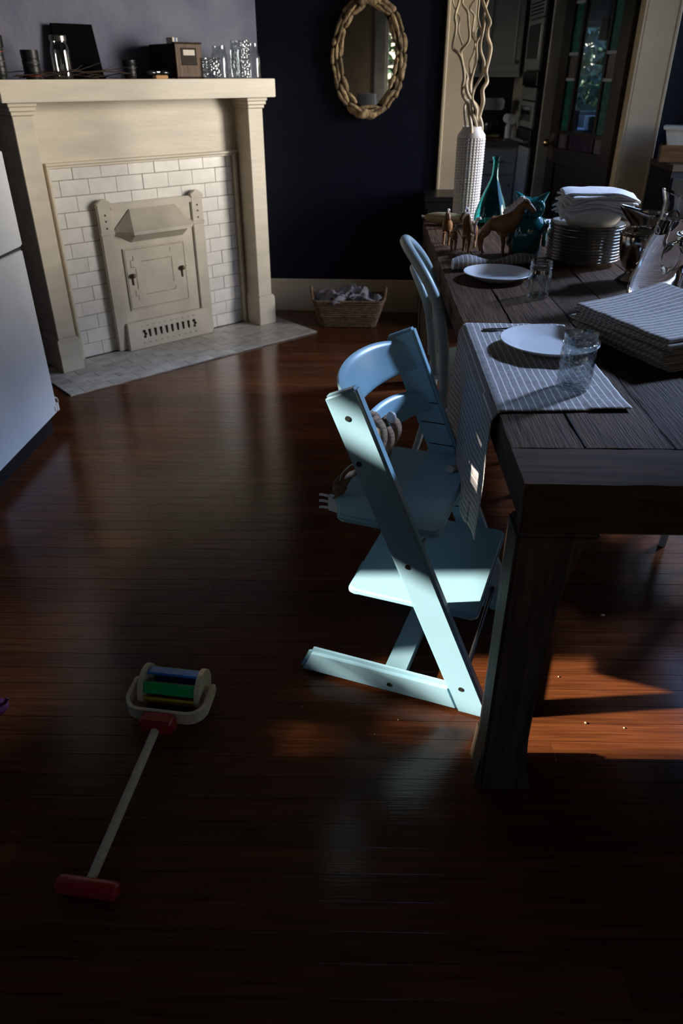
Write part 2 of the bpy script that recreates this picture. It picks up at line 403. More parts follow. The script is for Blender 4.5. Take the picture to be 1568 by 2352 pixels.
def wall_panel(name, axis, pos, thick, a0, a1, z0, z1, m, hole=None, parent=None):
    """axis 'x': wall in the plane x=pos (a is y); 'y': plane y=pos (a is x); grows outward by thick"""
    mb = MB()
    rects = [(a0, a1, z0, z1)]
    if hole:
        holes = hole if isinstance(hole, list) else [hole]
        rects = []; cur = a0
        for h0, h1, g0, g1 in holes:
            rects.append((cur, h0, z0, z1)); cur = h1
            if g0 > z0: rects.append((h0, h1, z0, g0))
            if g1 < z1: rects.append((h0, h1, g1, z1))
        rects.append((cur, a1, z0, z1))
    for (p, q, r, s) in rects:
        if axis == 'x': mb.box(min(pos, pos+thick), max(pos, pos+thick), p, q, r, s)
        else: mb.box(p, q, min(pos, pos+thick), max(pos, pos+thick), r, s)
    return struct(mb.build(name, m, parent, 0))

wall_panel('wall_left', 'x', XL, -.15, YB0-.15, 3.75, 0, ZC, 'navy', (WL['y0'], WL['y1'], WL['z0'], WL['z1']))
wall_panel('wall_right', 'x', XR, .15, YB0-.15, 4.70, 0, ZC, 'navy', [(WQ['y0'], WQ['y1'], WQ['z0'], WQ['z1']), (WR['y0'], WR['y1'], WR['z0'], WR['z1'])])
wall_panel('wall_rear', 'y', YB0, -.15, XL, XR, 0, ZC, 'beige', (WB['x0'], WB['x1'], WB['z0'], WB['z1']))
struct(MB().box(XL-.15, XR+.15, YB0-.15, 4.90, ZC, ZC+.1).box(-.75, 4.2, 4.70, 8.15, ZC+.001, ZC+.1).build('ceiling', 'ceiling', None, 0))
# diagonal chimney wall: local frame u along the wall, d into the wall
FO = Vector((-1.48, 3.655, 0)); FR = R(41.3)
wf = sempty('wall_chimney', FO, FR)
struct(MB().box(-.45, 1.60, .27, .42, 0, ZC).build('wall_plaster', 'plaster', wf, 0))
# back wall frame: x along the wall
BO = Vector((-.424, 4.869, 0)); BR = math.atan2(-.052, .937)
def bw(x, d=.02):  # world point of the back wall at world x, d behind baseboard face
    t = (x+.424)/.998
    return Vector((-.424+.998*t+.055*d, 4.869-.0555*t+.998*d, 0))
def bl(x): return (x+.424)/.9985        # local coordinate along the back wall
OP0, OP1, OPZ = bl(.737), bl(1.662), 2.08
wb_o = sempty('wall_back', BO, BR)
mb = MB()
mb.box(-.12, OP0, .02, .16, 0, ZC); mb.box(OP1, bl(XR)+.05, .02, .16, 0, ZC); mb.box(OP0, OP1, .02, .16, OPZ, ZC)
struct(mb.build('wall_face', 'navy', wb_o, 0))
bb = sempty('baseboard_back', BO, BR)
MB().box(-.06, bl(.588), 0, .022, 0, .185, .002).box(-.06, bl(.588), .004, .022, .185, .208, .003).build('board', 'cream_d', bb)
t1 = sempty('trim_1', BO, BR)
MB().box(bl(.588), OP0+.004, -.004, .022, 0, OPZ+.12, .003).build('casing_board', 'cream_d', t1)
MB().box(bl(.580), bl(.598), -.012, .022, 0, OPZ+.12, .004).build('back_band', 'cream_d', t1)
MB().box(OP0-.001, OP0+.016, .0, .17, 0, OPZ).build('jamb', 'cream_d', t1)
t2 = sempty('trim_2', BO, BR)
MB().box(OP1-.004, bl(1.832), -.004, .022, 0, OPZ+.12, .003).build('casing_board', 'cream_d', t2)
MB().box(bl(1.824), bl(1.843), -.012, .022, 0, OPZ+.12, .004).build('back_band', 'cream_d', t2)
MB().box(OP1-.016, OP1+.001, .0, .17, 0, OPZ).build('jamb', 'cream_d', t2)
t3 = sempty('trim_3', BO, BR)
MB().box(bl(.588), bl(1.843), -.004, .022, OPZ+.001, OPZ+.14, .003).build('head_casing', 'cream_d', t3)

# windows of this room: frame, muntins, panes
def window(name, axis, pos, thick, a0, a1, z0, z1, na, nz_, bar=.028, casing=.11, inward=1, blocks=()):
    o = sempty(name)
    def bx(mb, p, q, r, s, d0, d1):
        if axis == 'x': mb.box(min(d0, d1), max(d0, d1), p, q, r, s, .003)
        else: mb.box(p, q, min(d0, d1), max(d0, d1), r, s, .003)
    inn = pos+inward*.02; mid = pos-inward*.07
    cs = MB()
    for r in ((a0-casing, a0, z0-casing, z1+casing), (a1, a1+casing, z0-casing, z1+casing), (a0, a1, z1, z1+casing), (a0, a1, z0-casing*.6, z0)):
        bx(cs, *r, pos, inn)
    cs.build('casing', 'windowpaint', o)
    fr = MB()
    for r in ((a0, a0+.03, z0, z1), (a1-.03, a1, z0, z1), (a0+.03, a1-.03, z0, z0+.035), (a0+.03, a1-.03, z1-.035, z1)):
        bx(fr, *r, mid-.02, mid+.02)
    fr.build('sash_frame', 'windowpaint', o)
    for i in range(1, na):
        a = lerp(a0, a1, i/na); mb = MB(); bx(mb, a-bar/2, a+bar/2, z0+.03, z1-.03, mid-.014, mid+.014); mb.build('muntin', 'windowpaint', o)
    for i in range(1, nz_):
        z = lerp(z0, z1, i/nz_); mb = MB(); bx(mb, a0+.03, a1-.03, z-bar/2, z+bar/2, mid-.012, mid+.012); mb.build('muntin', 'windowpaint', o)
    for b0, b1 in blocks:
        mb = MB(); bx(mb, a0+.03, a1-.03, b0, b1, mid-.022, mid+.022); mb.build('meeting_rail', 'windowpaint', o)
    pn = MB(); bx(pn, a0+.025, a1-.025, z0+.03, z1-.03, mid-.002, mid+.002)
    pn.build('pane', 'pane', o, 0)
    return o
window('window_1', 'x', XR, .15, WR['y0'], WR['y1'], WR['z0'], WR['z1'], 2, 1, .04, .05, -1)
window('added_window', 'x', XR, .15, WQ['y0'], WQ['y1'], WQ['z0'], WQ['z1'], 1, 2, .03, .05, -1)
window('window_2', 'x', XL, .15, WL['y0'], WL['y1'], WL['z0'], WL['z1'], 1, 1, .03, .10, 1, blocks=((1.30, 1.54),))
window('window_3', 'y', YB0, .15, WB['x0'], WB['x1'], WB['z0'], WB['z1'], 1, 4, .022, .15, 1)

# ================================================================= FIREPLACE
fp = thing('fireplace_surround', 'cream painted wooden fireplace mantel around white tiles, set diagonally in the corner', 'fireplace', FO, FR)
def column(u0, u1, b0, b1):
    c = MB().box(u0, u1, 0, .268, .186, 1.205, .003).build('column', 'cream', fp)
    MB().box(b0, b1, -.014, .268, .009, .172, .003).prism([(b0, .172), (b1, .172), (u1, .190), (u0, .190)], lambda a, b: (a, -.012, b), lambda a, b: (a, .2, b)).build('base_block', 'cream', c)
    MB().box(u0-.006, u1+.006, -.010, .268, 1.205, 1.222, .003).box(u0-.013, u1+.013, -.018, .268, 1.222, 1.240, .003).box(u0-.018, u1+.018, -.024, .268, 1.240, 1.2575, .003).build('capital', 'cream', c)
column(.012, .108, .0, .120); column(1.290, 1.388, 1.280, 1.402)
MB().box(-.04, 1.437, -.062, .268, 1.258, 1.3445, .003, 2).build('mantel_shelf', 'cream', fp)
MB().box(.109, 1.289, .135, .20, .990, 1.2575).build('frieze_panel', 'cream', fp)
mo = MB()
mo.box(.165, 1.289, .118, .14, .979, .995, .004).box(.165, 1.289, .128, .14, .968, .979, .002)
mo.box(.165, .182, .118, .16, .009, .98, .004).box(1.258, 1.275, .118, .16, .009, .98, .004)
mo.box(.109, .166, .135, .16, .009, .99).box(1.274, 1.289, .135, .16, .009, .99)
mo.build('moulding', 'cream', fp)
tp = MB().box(.178, 1.262, .1545, .20, .009, .98).build('tile_bed', 'grout', fp, 0)
tw, th = .152, .0752
tme = {}
for r in range(13):
    z0 = .010+r*th; z1 = z0+th-.0028
    off = (.03, .106)[r % 2]
    u = .182-off
    while u < 1.258:
        a, b = max(u, .182)+.0012, min(u+tw, 1.258)-.0012
        u += tw
        if b-a < .006: continue
        if a > .40 and b < .99 and z1 < .77: continue
        w = round(b-a, 3)
        if w not in tme: tme[w] = MB().box(-w/2, w/2, -.006, .004, 0, th-.0028, .0012).mesh('tile', 0)
        o = link('tile', tme[w], 'tile', tp); o.location = ((a+b)/2, .153+random.uniform(-.0012, .0012), z0)
        o.rotation_euler = (random.uniform(-.006, .006), 0, random.uniform(-.006, .006))

# cast cover standing in front of the fire opening
cv = thing('fireplace_cover', 'cream painted cast iron fireplace cover with hood, two turn latches and slotted vent', 'fireplace cover', FO, FR)
PD = .118                                       # plate front depth
pl = MB()
pl.box(.392, 1.004, PD, .146, .02, .782, .004)
pl.build('cover_plate', 'iron', cv)
for u0, u1 in ((.384, .462), (.940, 1.014)):
    st = MB().box(u0, u1, PD-.012, PD+.01, .012, .775, .004, 2).build('side_stile', 'iron', cv)
    MB().box(u0-.004, u1+.004, PD-.020, PD+.01, .770, .790, .005, 2).prism([(u0-.004, .79), (u1+.004, .79), ((u0+u1)/2+.012, .812), ((u0+u1)/2-.012, .812)], lambda a, b: (a, PD-.016, b), lambda a, b: (a, PD+.01, b), .002).build('stile_cap', 'iron', st)
    MB().box(u0-.003, u1+.003, PD-.015, PD, .635, .652, .003).build('stile_band', 'iron', st)
    for z in (.705, .735, .67):
        MB().ell(((u0+u1)/2, PD-.013, z), (.005, .004, .005), 8, 6).build('rivet', 'knob_d', st)
MB().box(.455, .945, PD-.014, PD+.01, .752, .786, .005, 2).build('top_rail', 'iron', cv)
# hood: flush above, pushed forward below
hd = MB()
hx0, hx1, hz = .455, .945, .648
F1 = [(hx0, PD-.006, hz), (hx1, PD-.006, hz), (.84, PD-.006, .752), (.565, PD-.006, .752)]
F2 = [(.535, PD-.085, hz), (.885, PD-.085, hz)]
v = [Vector(p) for p in F1+F2]+[Vector((p[0], p[1], p[2]-.016)) for p in (F1[0], F1[1], F2[0], F2[1])]
hd.add(v, [(4, 5, 2, 3), (0, 4, 3), (1, 2, 5), (0, 6, 8, 4), (4, 8, 9, 5), (5, 9, 7, 1), (6, 7, 9, 8), (0, 3, 2, 1), (0, 1, 7, 6)])
hd.build('hood', 'iron', cv, 0)
hu = MB(); hu.add([(.47, PD-.004, .632), (.93, PD-.004, .632), (.55, PD-.075, .632), (.87, PD-.075, .632), (.55, PD-.004, .585), (.87, PD-.004, .585)],
       [(0, 1, 3, 2), (2, 3, 5, 4), (0, 2, 4), (1, 5, 3), (0, 4, 5, 1)])
hu.build('hood_underside', 'iron', cv, 0)
dr = MB().box(.492, .872, PD-.008, PD+.004, .222, .556, .002).build('door_panel', 'iron', cv)
def frame_line(parent, pts, w=.0035, name='incised_line'):
    mb = MB()
    for (a0, b0), (a1, b1) in zip(pts[:-1], pts[1:]):
        mb.box(min(a0, a1)-w/2, max(a0, a1)+w/2, PD-.0096, PD-.0075, min(b0, b1)-w/2, max(b0, b1)+w/2)
    mb.build(name, 'grout', parent, 0)
frame_line(dr, [(.50, .548), (.50, .232), (.864, .232), (.864, .548), (.50, .548)], .0025)
frame_line(dr, [(.59, .48), (.78, .48), (.78, .345)], .003)
frame_line(dr, [(.553, .445), (.553, .335)], .0035)
frame_line(dr, [(.545, .515), (.545, .49), (.527, .49), (.527, .455), (.55, .455)], .003)
frame_line(dr, [(.535, .33), (.535, .30), (.55, .30), (.55, .275)], .003)
frame_line(dr, [(.60, .30), (.785, .30), (.785, .315)], .003)
frame_line(dr, [(.775, .53), (.775, .51)], .003)
for u in (.527, .838):
    k = MB().ell((u, PD-.020, .412), (.014, .013, .013), 12, 8).build('latch', 'knob_d', dr)
    MB().box(u-.004, u+.004, PD-.016, PD-.008, .360, .405, .002).build('latch_tail', 'knob_d', k)
    MB().tube([(u, PD-.02, .414), (u+.024, PD-.026, .42)], .004, 8).build('latch_tip', 'iron', k)
gr = MB().prism([(.432, 0), (.985, 0), (.975, .150), (.442, .150)], lambda a, b: (a, PD-.045+.06*b/.5, .010+b), lambda a, b: (a, PD+.01, .010+b), .004).build('vent_panel', 'iron', cv)
def gd(z): return PD-.045+.06*(z-.01)/.5-.0015
for i in range(8):
    u = .572+i*.0365
    MB().box(u-.0075, u+.0075, gd(.08), gd(.08)+.004, .062, .112, .002).build('vent_slot', 'hole', gr)
for u in (.538, .866):
    for dz in (-.016, .0, .016):
        MB().ell((u+(.006 if dz == 0 else 0), gd(.085)+.001, .088+dz), (.010, .003, .009), 10, 6).build('vent_hole', 'hole', gr)
for i in range(10):
    u = .53+i*.038
    MB().ell((u, gd(.135), .134), (.010, .004, .0035), 8, 5).build('scallop', 'iron', gr); MB().ell((u, gd(.04), .040), (.010, .004, .0035), 8, 5).build('scallop', 'iron', gr)

# hearth
he = thing('hearth', 'worn white tiled hearth slab lying in front of the fireplace', 'hearth', FO, FR)
MB().box(-.100, 1.482, -.328, .262, .0, .004).build('mortar_bed', 'grout', he, 0)
hme = {}
for r in range(6):
    d0 = -.327+r*.0765
    u = -.099-(.0 if r % 2 else .076)
    while u < 1.481:
        a, b = max(u, -.099)+.001, min(u+.152, 1.481)-.001; u += .152
        if b-a < .015: continue
        w = round(b-a, 3)
        if w not in hme: hme[w] = MB().box(-w/2, w/2, 0, .0745, 0, .0045, .0008).mesh('tile', 0)
        o = link('tile', hme[w], 'hearth', he); o.location = ((a+b)/2, d0+.001, .0038)

# ================================================================= FRIDGE
FG = Vector((-1.262, 2.978, 0)); FGR = R(-2.75)  # local -y runs toward the camera
fg = thing('refrigerator', 'white refrigerator with stacked flat doors at the left edge beside the fireplace', 'refrigerator', FG, FGR)
MB().box(-.60, -.045, -.62, -.004, .06, 1.72, .006, 2).build('cabinet_body', 'fridge', fg)
MB().box(-.58, -.03, -.60, -.02, .0, .06).build('toe_base', 'rubber', fg, 0)
MB().box(-.040, 0, -.622, 0, .078, .774, .006, 3).build('lower_door', 'fridge', fg)
MB().box(-.040, .004, -.622, .002, .786, 1.127, .006, 3).build('middle_door', 'fridge', fg)
MB().box(-.040, -.022, -.622, -.012, 1.136, 1.715, .006, 3).build('upper_door', 'fridge', fg)
MB().box(-.045, -.006, -.615, -.006, .085, 1.120).build('door_gasket', 'gasket', fg, 0)
MB().box(-.0445, -.026, -.610, -.016, 1.140, 1.708).build('door_gasket', 'gasket', fg, 0)
MB().box(-.02, .006, -.012, .008, .085, .122, .002).box(-.004, .004, -.03, -.010, .092, .116, .001).build('bottom_hinge', 'plastic', fg)
MB().tube([(-.02, .004, .395), (-.02, .02, .395), (-.012, .02, .39)], .003, 6).build('catch_pin', 'gasket', fg)
ck = [(-.03, .002, .13), (-.01, .016, .14), (-.006, .030, .12), (-.02, .034, .095)]
MB().tube(catmull(ck, 4), .004, 6).build('cord_loop', 'plastic', fg)

# ================================================================= MIRROR
mo_ = bw(.155, .02); mi = thing('driftwood_mirror', 'oval mirror framed with overlapping driftwood pieces, hung on the navy wall', 'mirror', (mo_.x, mo_.y, 1.445), BR)
def ellm(a, b, n=64): return [(a*math.cos(2*math.pi*i/n), b*math.sin(2*math.pi*i/n)) for i in range(n)]
MB().prism(ellm(.206, .297), lambda a, b: (a, 0, b), lambda a, b: (a, -.012, b)).build('backing', 'twig', mi)
MB().prism(ellm(.150, .245), lambda a, b: (a, -.0125, b), lambda a, b: (a, -.016, b)).build('glass', 'mirror', mi)
random.seed(5)
def drift(cx, cz, ang, L, w, dep):
    n = 11; seg = 9; v = []; f = []
    bend = random.uniform(-.14, .14); sd = random.uniform(0, 90); tap0, tap1 = random.uniform(.35, .9), random.uniform(.35, .9)
    for i in range(n):
        t = i/(n-1); x = (t-.5)*L; zc = bend*L*(1-(2*t-1)**2)*.5
        r = w*min(1, lerp(tap0, 1.4, t*2) if t < .5 else lerp(tap1, 1.4, (1-t)*2))
        if i in (0, n-1): r *= .55
        for j in range(seg):
            a = 2*math.pi*j/seg
            k = 1+.38*noise.noise(Vector((t*3.5+sd, math.cos(a)*1.1, math.sin(a)*1.1+sd)))
            v.append((x, math.cos(a)*r*.8*k, zc+math.sin(a)*r*k))
    for i in range(n-1):
        for j in range(seg): f.append((i*seg+j, i*seg+(j+1) % seg, (i+1)*seg+(j+1) % seg, (i+1)*seg+j))
    f += [tuple(range(seg)), tuple((n-1)*seg+j for j in range(seg))]
    mb = MB(); mb.add(v, f); o = mb.build('driftwood_piece', 'drift', mi, 50)
    o.location = (cx, -dep, cz); o.rotation_euler = (0, -ang, 0)
for ring, (ra, rb, cnt, w, dep) in enumerate(((.202, .292, 17, .0135, .024), (.180, .270, 15, .0130, .030), (.157, .246, 13, .0125, .027))):
    arc = [0]; NN = 720
    for i in range(NN):
        a0 = 2*math.pi*i/NN; a1 = 2*math.pi*(i+1)/NN
        arc.append(arc[-1]+math.hypot(ra*(math.cos(a1)-math.cos(a0)), rb*(math.sin(a1)-math.sin(a0))))
    tot = arc[-1]; segs = [random.uniform(.55, 1.6) for _ in range(cnt)]; sm = sum(segs); pos = random.uniform(0, .1)
    for sg in segs:
        L = sg/sm*tot; mid = (pos+L/2) % tot; pos += L
        i = min(range(NN), key=lambda q: abs(arc[q]-mid)); a = 2*math.pi*i/NN
        tx, tz = -ra*math.sin(a), rb*math.cos(a)
        drift(ra*math.cos(a), rb*math.sin(a), math.atan2(tz, tx)+random.uniform(-.09, .09), L*.99, w*random.uniform(.75, 1.2), dep+random.uniform(-.003, .006))
for k in range(9):
    a = random.uniform(0, 6.28); ra, rb = .178, .268
    drift(ra*math.cos(a), rb*math.sin(a), math.atan2(rb*math.cos(a), -ra*math.sin(a))+random.uniform(-.15, .15), random.uniform(.07, .13), .008, .050)
drift(0, .266, 0, .125, .028, .044); drift(0, -.284, 0, .105, .025, .040)
random.seed(21)

# ================================================================= BASKET
bk = thing('wicker_basket', 'small woven seagrass basket with two loop handles, on the floor against the baseboard', 'basket', (.045, 4.575, 0), R(-3))
def rrect(hx, hy, r, n=6):
    p = []
    for cx, cy, a0 in ((hx-r, hy-r, 0), (-hx+r, hy-r, 90), (-hx+r, -hy+r, 180), (hx-r, -hy+r, 270)):
        for i in range(n+1):
            a = R(a0+90*i/n); p.append((cx+r*math.cos(a), cy+r*math.sin(a)))
    return p
NB = 13
for i in range(NB):
    t = i/(NB-1); hx, hy, z = lerp(.172, .222, t), lerp(.085, .115, t), .008+t*.150
    ring = rrect(hx, hy, .035, 8)
    pts = []
    for q, (x, yy) in enumerate(ring): pts.append((x*(1+.004*math.sin(q*2.4+i*3)), yy*(1+.004*math.sin(q*2.4+i*3)), z+.002*math.sin(q*1.7+i)+(.012*(abs(x)/.22)**2*t)))
    MB().tube(pts, .0076, 6, closed=True).build('woven_row', 'wicker', bk)
MB().prism(rrect(.165, .08, .03, 5), lambda a, b: (a, b, .004), lambda a, b: (a, b, .012)).build('bottom', 'wicker', bk)
for s in (-1, 1):
    pts = [(s*(.222+.012*math.sin(a)), .045*math.cos(a), .155+.072*math.sin(a)) for a in [math.pi*i/12 for i in range(13)]]
    MB().tube(pts, .009, 8).build('handle', 'wicker', bk)
def crumple(name, label, c, L, w, ang, seed, m='greycloth', group=None, tilt=0.0, lift=.03, cat='napkin'):
    random.seed(seed); ph = [random.uniform(0, 6.28) for _ in range(6)]
    def fn(a, b):
        s = (a-.5)*L; t = (b-.5)*w
        z = lift*(1-(2*a-1)**2)+.016*math.sin(9*a+ph[0]+2*b)+.013*math.sin(14*b+ph[1]+4*a)+.010*math.sin(19*a+11*b+ph[2])
        x = s+.012*math.sin(10*b+ph[3]); y = t+.020*math.sin(8*a+ph[4])
        return Vector((x*math.cos(ang)-y*math.sin(ang), x*math.sin(ang)+y*math.cos(ang), z+tilt*s))
    o = MB().grid(34, 16, fn).build(name, m, None, 60, .004)
    o.location = c; random.seed(seed+99)
    return tag(o, label, cat, group)
cl = [(-.10, -.02, .165, .19, .12, .3, 'at the left end of the wicker basket'), (.0, .03, .182, .24, .13, -.35, 'looped on top of the pile in the wicker basket'),
      (.11, -.01, .162, .19, .12, -.7, 'slumped over the right end of the wicker basket'), (.02, -.055, .160, .25, .09, .08, 'along the front rim of the wicker basket'),
      (-.03, .045, .160, .28, .10, .1, 'at the back of the wicker basket'), (.05, -.02, .186, .17, .10, 1.0, 'twisted across the middle of the wicker basket')]
for i, (x, yy, z, L, w, a, d) in enumerate(cl):
    crumple('cloth_napkin', 'crumpled grey cloth napkin '+d, (.045+x, 4.575+yy, z-.012), L, w, a, 40+i, group='crumpled napkins in the basket')

# ================================================================= DOOR AND KITCHEN BEYOND
dh = bw(1.635, .10); DA = R(103)     # door hinge; direction of the leaf
dt = sempty('door_1', (dh.x, dh.y, 0), DA)
dt['label'] = 'dark wooden half glazed door standing open'
DW, DH = .80, 2.03
def dbox(x0, x1, z0, z1, m, name, y0=-.02, y1=.02, bev=.002): return MB().box(x0, x1, y0, y1, z0, z1, bev).build(name, m, dt)
dbox(.0, .115, .01, DH, 'doorwood', 'stile'); dbox(DW-.115, DW, .01, DH, 'doorwood', 'stile')
dbox(.115, DW-.115, .01, .24, 'doorwood', 'rail'); dbox(.115, DW-.115, .84, .935, 'doorwood', 'rail'); dbox(.115, DW-.115, DH-.12, DH, 'doorwood', 'rail')
dbox(.12, DW-.12, .24, .84, 'doorwood', 'lower_panel', -.008, .008)
gx = [.115, .235, DW-.235, DW-.115]
for x in gx[1:3]: dbox(x-.013, x+.013, .935, DH-.12, 'doorwood', 'muntin', -.014, .014)
for z in (1.03, ): dbox(.115, DW-.115, z-.011, z+.011, 'doorwood', 'muntin', -.014, .014)
for a, b in ((gx[0], gx[1]), (gx[2], gx[3])):
    for z in (1.335, 1.475, 1.75): dbox(a, b, z-.009, z+.009, 'cabd', 'muntin', -.014, .014)
def pane(a, b, z0, z1, m): dbox(a, b, z0, z1, m, 'pane', -.003, .003, 0)
pane(gx[1], gx[2], 1.04, DH-.12, 'paneclear')
for a, b in ((gx[0], gx[1]), (gx[2], gx[3])):
    pane(a, b, .935, 1.03, 'panegrey'); pane(a, b, 1.04, 1.33, 'panegreen'); pane(a, b, 1.34, 1.47, 'panegrey'); pane(a, b, 1.48, 1.745, 'panegreen'); pane(a, b, 1.755, DH-.12, 'panegreen')
pane(gx[1], gx[2], .935, 1.03, 'paneviolet')
for s in (-1, 1):
    MB().tube([(DW-.055, s*.02, .96), (DW-.055, s*.05, .96)], .009, 10).ell((DW-.055, s*.065, .96), (.026, .02, .026), 14, 8).build('door_knob', 'brass', dt)
MB().box(DW-.085, DW-.025, .019, .024, .86, 1.02, .002).box(DW-.085, DW-.025, -.024, -.019, .86, 1.02, .002).build('lock_plate', 'knob_d', dt)

wall_panel('wall_kitchen_left', 'x', -.6, -.15, 4.9, 8.15, 0, ZC, 'cab', (WC['y0'], WC['y1'], WC['z0'], WC['z1']))
wall_panel('wall_kitchen_back', 'y', 8.0, .15, -.6, 4.2, 0, ZC, 'cab', (WK['x0'], WK['x1'], WK['z0'], WK['z1']))
wall_panel('wall_kitchen_right', 'x', 4.05, .15, 4.6, 8.15, 0, ZC, 'cab')
wall_panel('wall_kitchen_return', 'y', 4.74, .12, XR+.05, 4.2, 0, ZC, 'cab')
wall_panel('wall_kitchen_cabinets', 'y', 7.05, .12, -.6, 1.45, 0, ZC, 'splash')
wall_panel('wall_partition', 'x', 1.45, .107, 5.95, 8.0, 0, ZC, 'windowpaint')
window('window_4', 'y', 8.0, -.15, WK['x0'], WK['x1'], WK['z0'], WK['z1'], 1, 1, .03, .08, -1, blocks=((1.735, 1.745),))
window('window_5', 'x', -.6, .15, WC['y0'], WC['y1'], WC['z0'], WC['z1'], 2, 2, .03, .08, 1)
# upper cabinets
for x0, x1, lab in ((.10, .66, 'leftmost of the grey upper kitchen cabinets, partly hidden by the door casing'), (.66, 1.10, 'grey upper kitchen cabinet with framed door behind the willow branches'), (1.10, 1.415, 'narrow grey upper kitchen cabinet beside the wall oven')):
    uc = thing('upper_cabinet', lab, 'cabinet', ((x0+x1)/2, 6.72, 1.345), 0, 'upper kitchen cabinets'); w = (x1-x0)/2
    MB().box(-w, w, 0, .328, 0, 1.1).build('body', 'cab', uc)
    d = MB().box(-w+.012, w-.012, -.02, -.001, .03, 1.08, .003).build('door', 'cab', uc)
    mb = MB()
    for r in ((-w+.05, w-.05, .08, .092), (-w+.05, w-.05, 1.01, 1.022), (-w+.05, -w+.062, .092, 1.01), (w-.062, w-.05, .092, 1.01)): mb.box(r[0], r[1], -.027, -.019, r[2], r[3], .003)
    mb.build('door_moulding', 'cab', d); MB().ell((w-.03, -.032, .10), (.012, .012, .012), 10, 6).build('knob', 'knob_d', d)
# base cabinets and worktop
for x0, x1, lab in ((.30, .84, 'grey base cabinet left of the dishwasher gap under the dark worktop'), (.84, 1.06, 'narrow dark fronted base unit under the worktop'), (1.06, 1.395, 'grey base cabinet with drawer under the kitchen bottles')):
    bc = thing('base_cabinet', lab, 'cabinet', ((x0+x1)/2, 6.36, 0), 0, 'base kitchen cabinets'); w = (x1-x0)/2
    MB().box(-w, w, 0, .68, .08, .875).build('body', 'cabd' if x0 != .84 else 'black', bc)
    d = MB().box(-w+.012, w-.012, -.02, -.001, .10, .66, .003).build('door', 'cabd' if x0 != .84 else 'dglass', bc)
    MB().ell((w-.05, -.03, .60), (.012, .012, .012), 10, 6).build('knob', 'knob_d', d)
    d = MB().box(-w+.012, w-.012, -.02, -.001, .68, .855, .003).build('drawer', 'cabd' if x0 != .84 else 'dglass', bc)
    MB().tube([(-.05, -.02, .77), (-.05, -.04, .77), (.05, -.04, .77), (.05, -.02, .77)], .005, 6).build('pull', 'knob_d', d)
tag(MB().box(.10, 1.40, 6.33, 7.045, .877, .915, .004).build('kitchen_worktop', 'counter'), 'long dark kitchen worktop under the grey cabinets', 'worktop')
# coffee maker
cm = thing('coffee_maker', 'black coffee maker with shiny metal head on the kitchen worktop', 'coffee maker', (1.225, 6.78, .916))
MB().box(-.085, .085, -.11, .11, 0, .03, .006, 2).build('base', 'black', cm)
MB().box(-.085, .085, .03, .11, .03, .22, .006).build('tower', 'black', cm)
MB().box(-.09, .09, -.11, .11, .20, .285, .012, 2).build('metal_head', 'chrome', cm)
MB().lathe([(.001, 0), (.055, 0), (.07, .05), (.06, .10), (.045, .12)], 20, (0, -.04, .032)).build('carafe', 'dglass', cm)
MB().box(-.07, .07, -.115, -.109, .008, .024).build('front_strip', 'brass', cm)
for i, (x, yy, h, r, m, lab) in enumerate(((1.330, 6.50, .13, .026, 'paper', 'pale bottle on the kitchen worktop, left of the red carton'), (1.372, 6.46, .10, .02, 'cardwhite', 'small white bottle at the end of the kitchen worktop'))):
    b = thing('bottle', lab, 'bottle', (x, yy, .916), 0, 'bottles on the kitchen worktop')
    MB().lathe([(.001, 0), (r, 0), (r, h*.7), (r*.45, h*.85), (r*.45, h*.95)], 16).build('body', m, b); MB().lathe([(r*.5, h*.95), (r*.5, h*1.1), (.001, h*1.1)], 12).build('cap', 'cabd', b)
tag(MB().box(1.335, 1.385, 6.60, 6.65, .916, 1.05, .002).build('carton', 'orange'), 'small red carton on the kitchen worktop', 'carton')
# oven tower (face to the left), parts
ot = thing('wall_oven_tower', 'tall grey built-in oven tower with dark glass doors and vents in the kitchen', 'oven', (1.415, 5.985, 0))
MB().box(0, .033, 0, .50, .02, 2.3).build('side_carcass', 'black', ot)
def oface(y0, y1, z0, z1, m, name, x0=-.02, par=None): return MB().box(x0, -.0005, y0, y1, z0, z1, .003).build(name, m, par or ot)
oface(.02, .49, 1.39, 1.70, 'appl', 'microwave_door'); oface(.06, .43, 1.46, 1.67, 'dglass', 'microwave_glass', -.024)
vp = oface(.02, .49, 1.71, 1.82, 'appl', 'vent_panel')
for i in range(4): oface(.05, .46, 1.727+i*.022, 1.738+i*.022, 'hole', 'vent_slot', -.022, vp)
oface(.02, .49, 1.29, 1.38, 'black', 'control_panel'); oface(.02, .49, 1.20, 1.28, 'appl', 'lower_vent_panel')
oface(.02, .49, 1.02, 1.19, 'appl', 'oven_door'); oface(.09, .42, 1.06, 1.16, 'dglass', 'oven_glass', -.024)
oface(.02, .49, .90, 1.01, 'black', 'filler_panel'); oface(.02, .49, .10, .89, 'cabd', 'lower_door')
MB().tube([(-.02, .06, .93), (-.055, .06, .93), (-.055, .43, .93), (-.02, .43, .93)], .010, 8).build('door_handle', 'appl', ot)
tw_ = thing('paper_towel_roll', 'white paper towel roll on its stand, beside the oven tower', 'paper towel', (1.335, 6.41, .916))
MB().tube([(0, 0, .145), (.0, .20, .145)], .034, 16).build('roll', 'paper', tw_); MB().box(-.03, .03, .04, .16, 0, .012).box(-.01, .01, .02, .03, .0, .15).box(-.01, .01, .17, .18, .0, .15).build('stand', 'chrome', tw_)
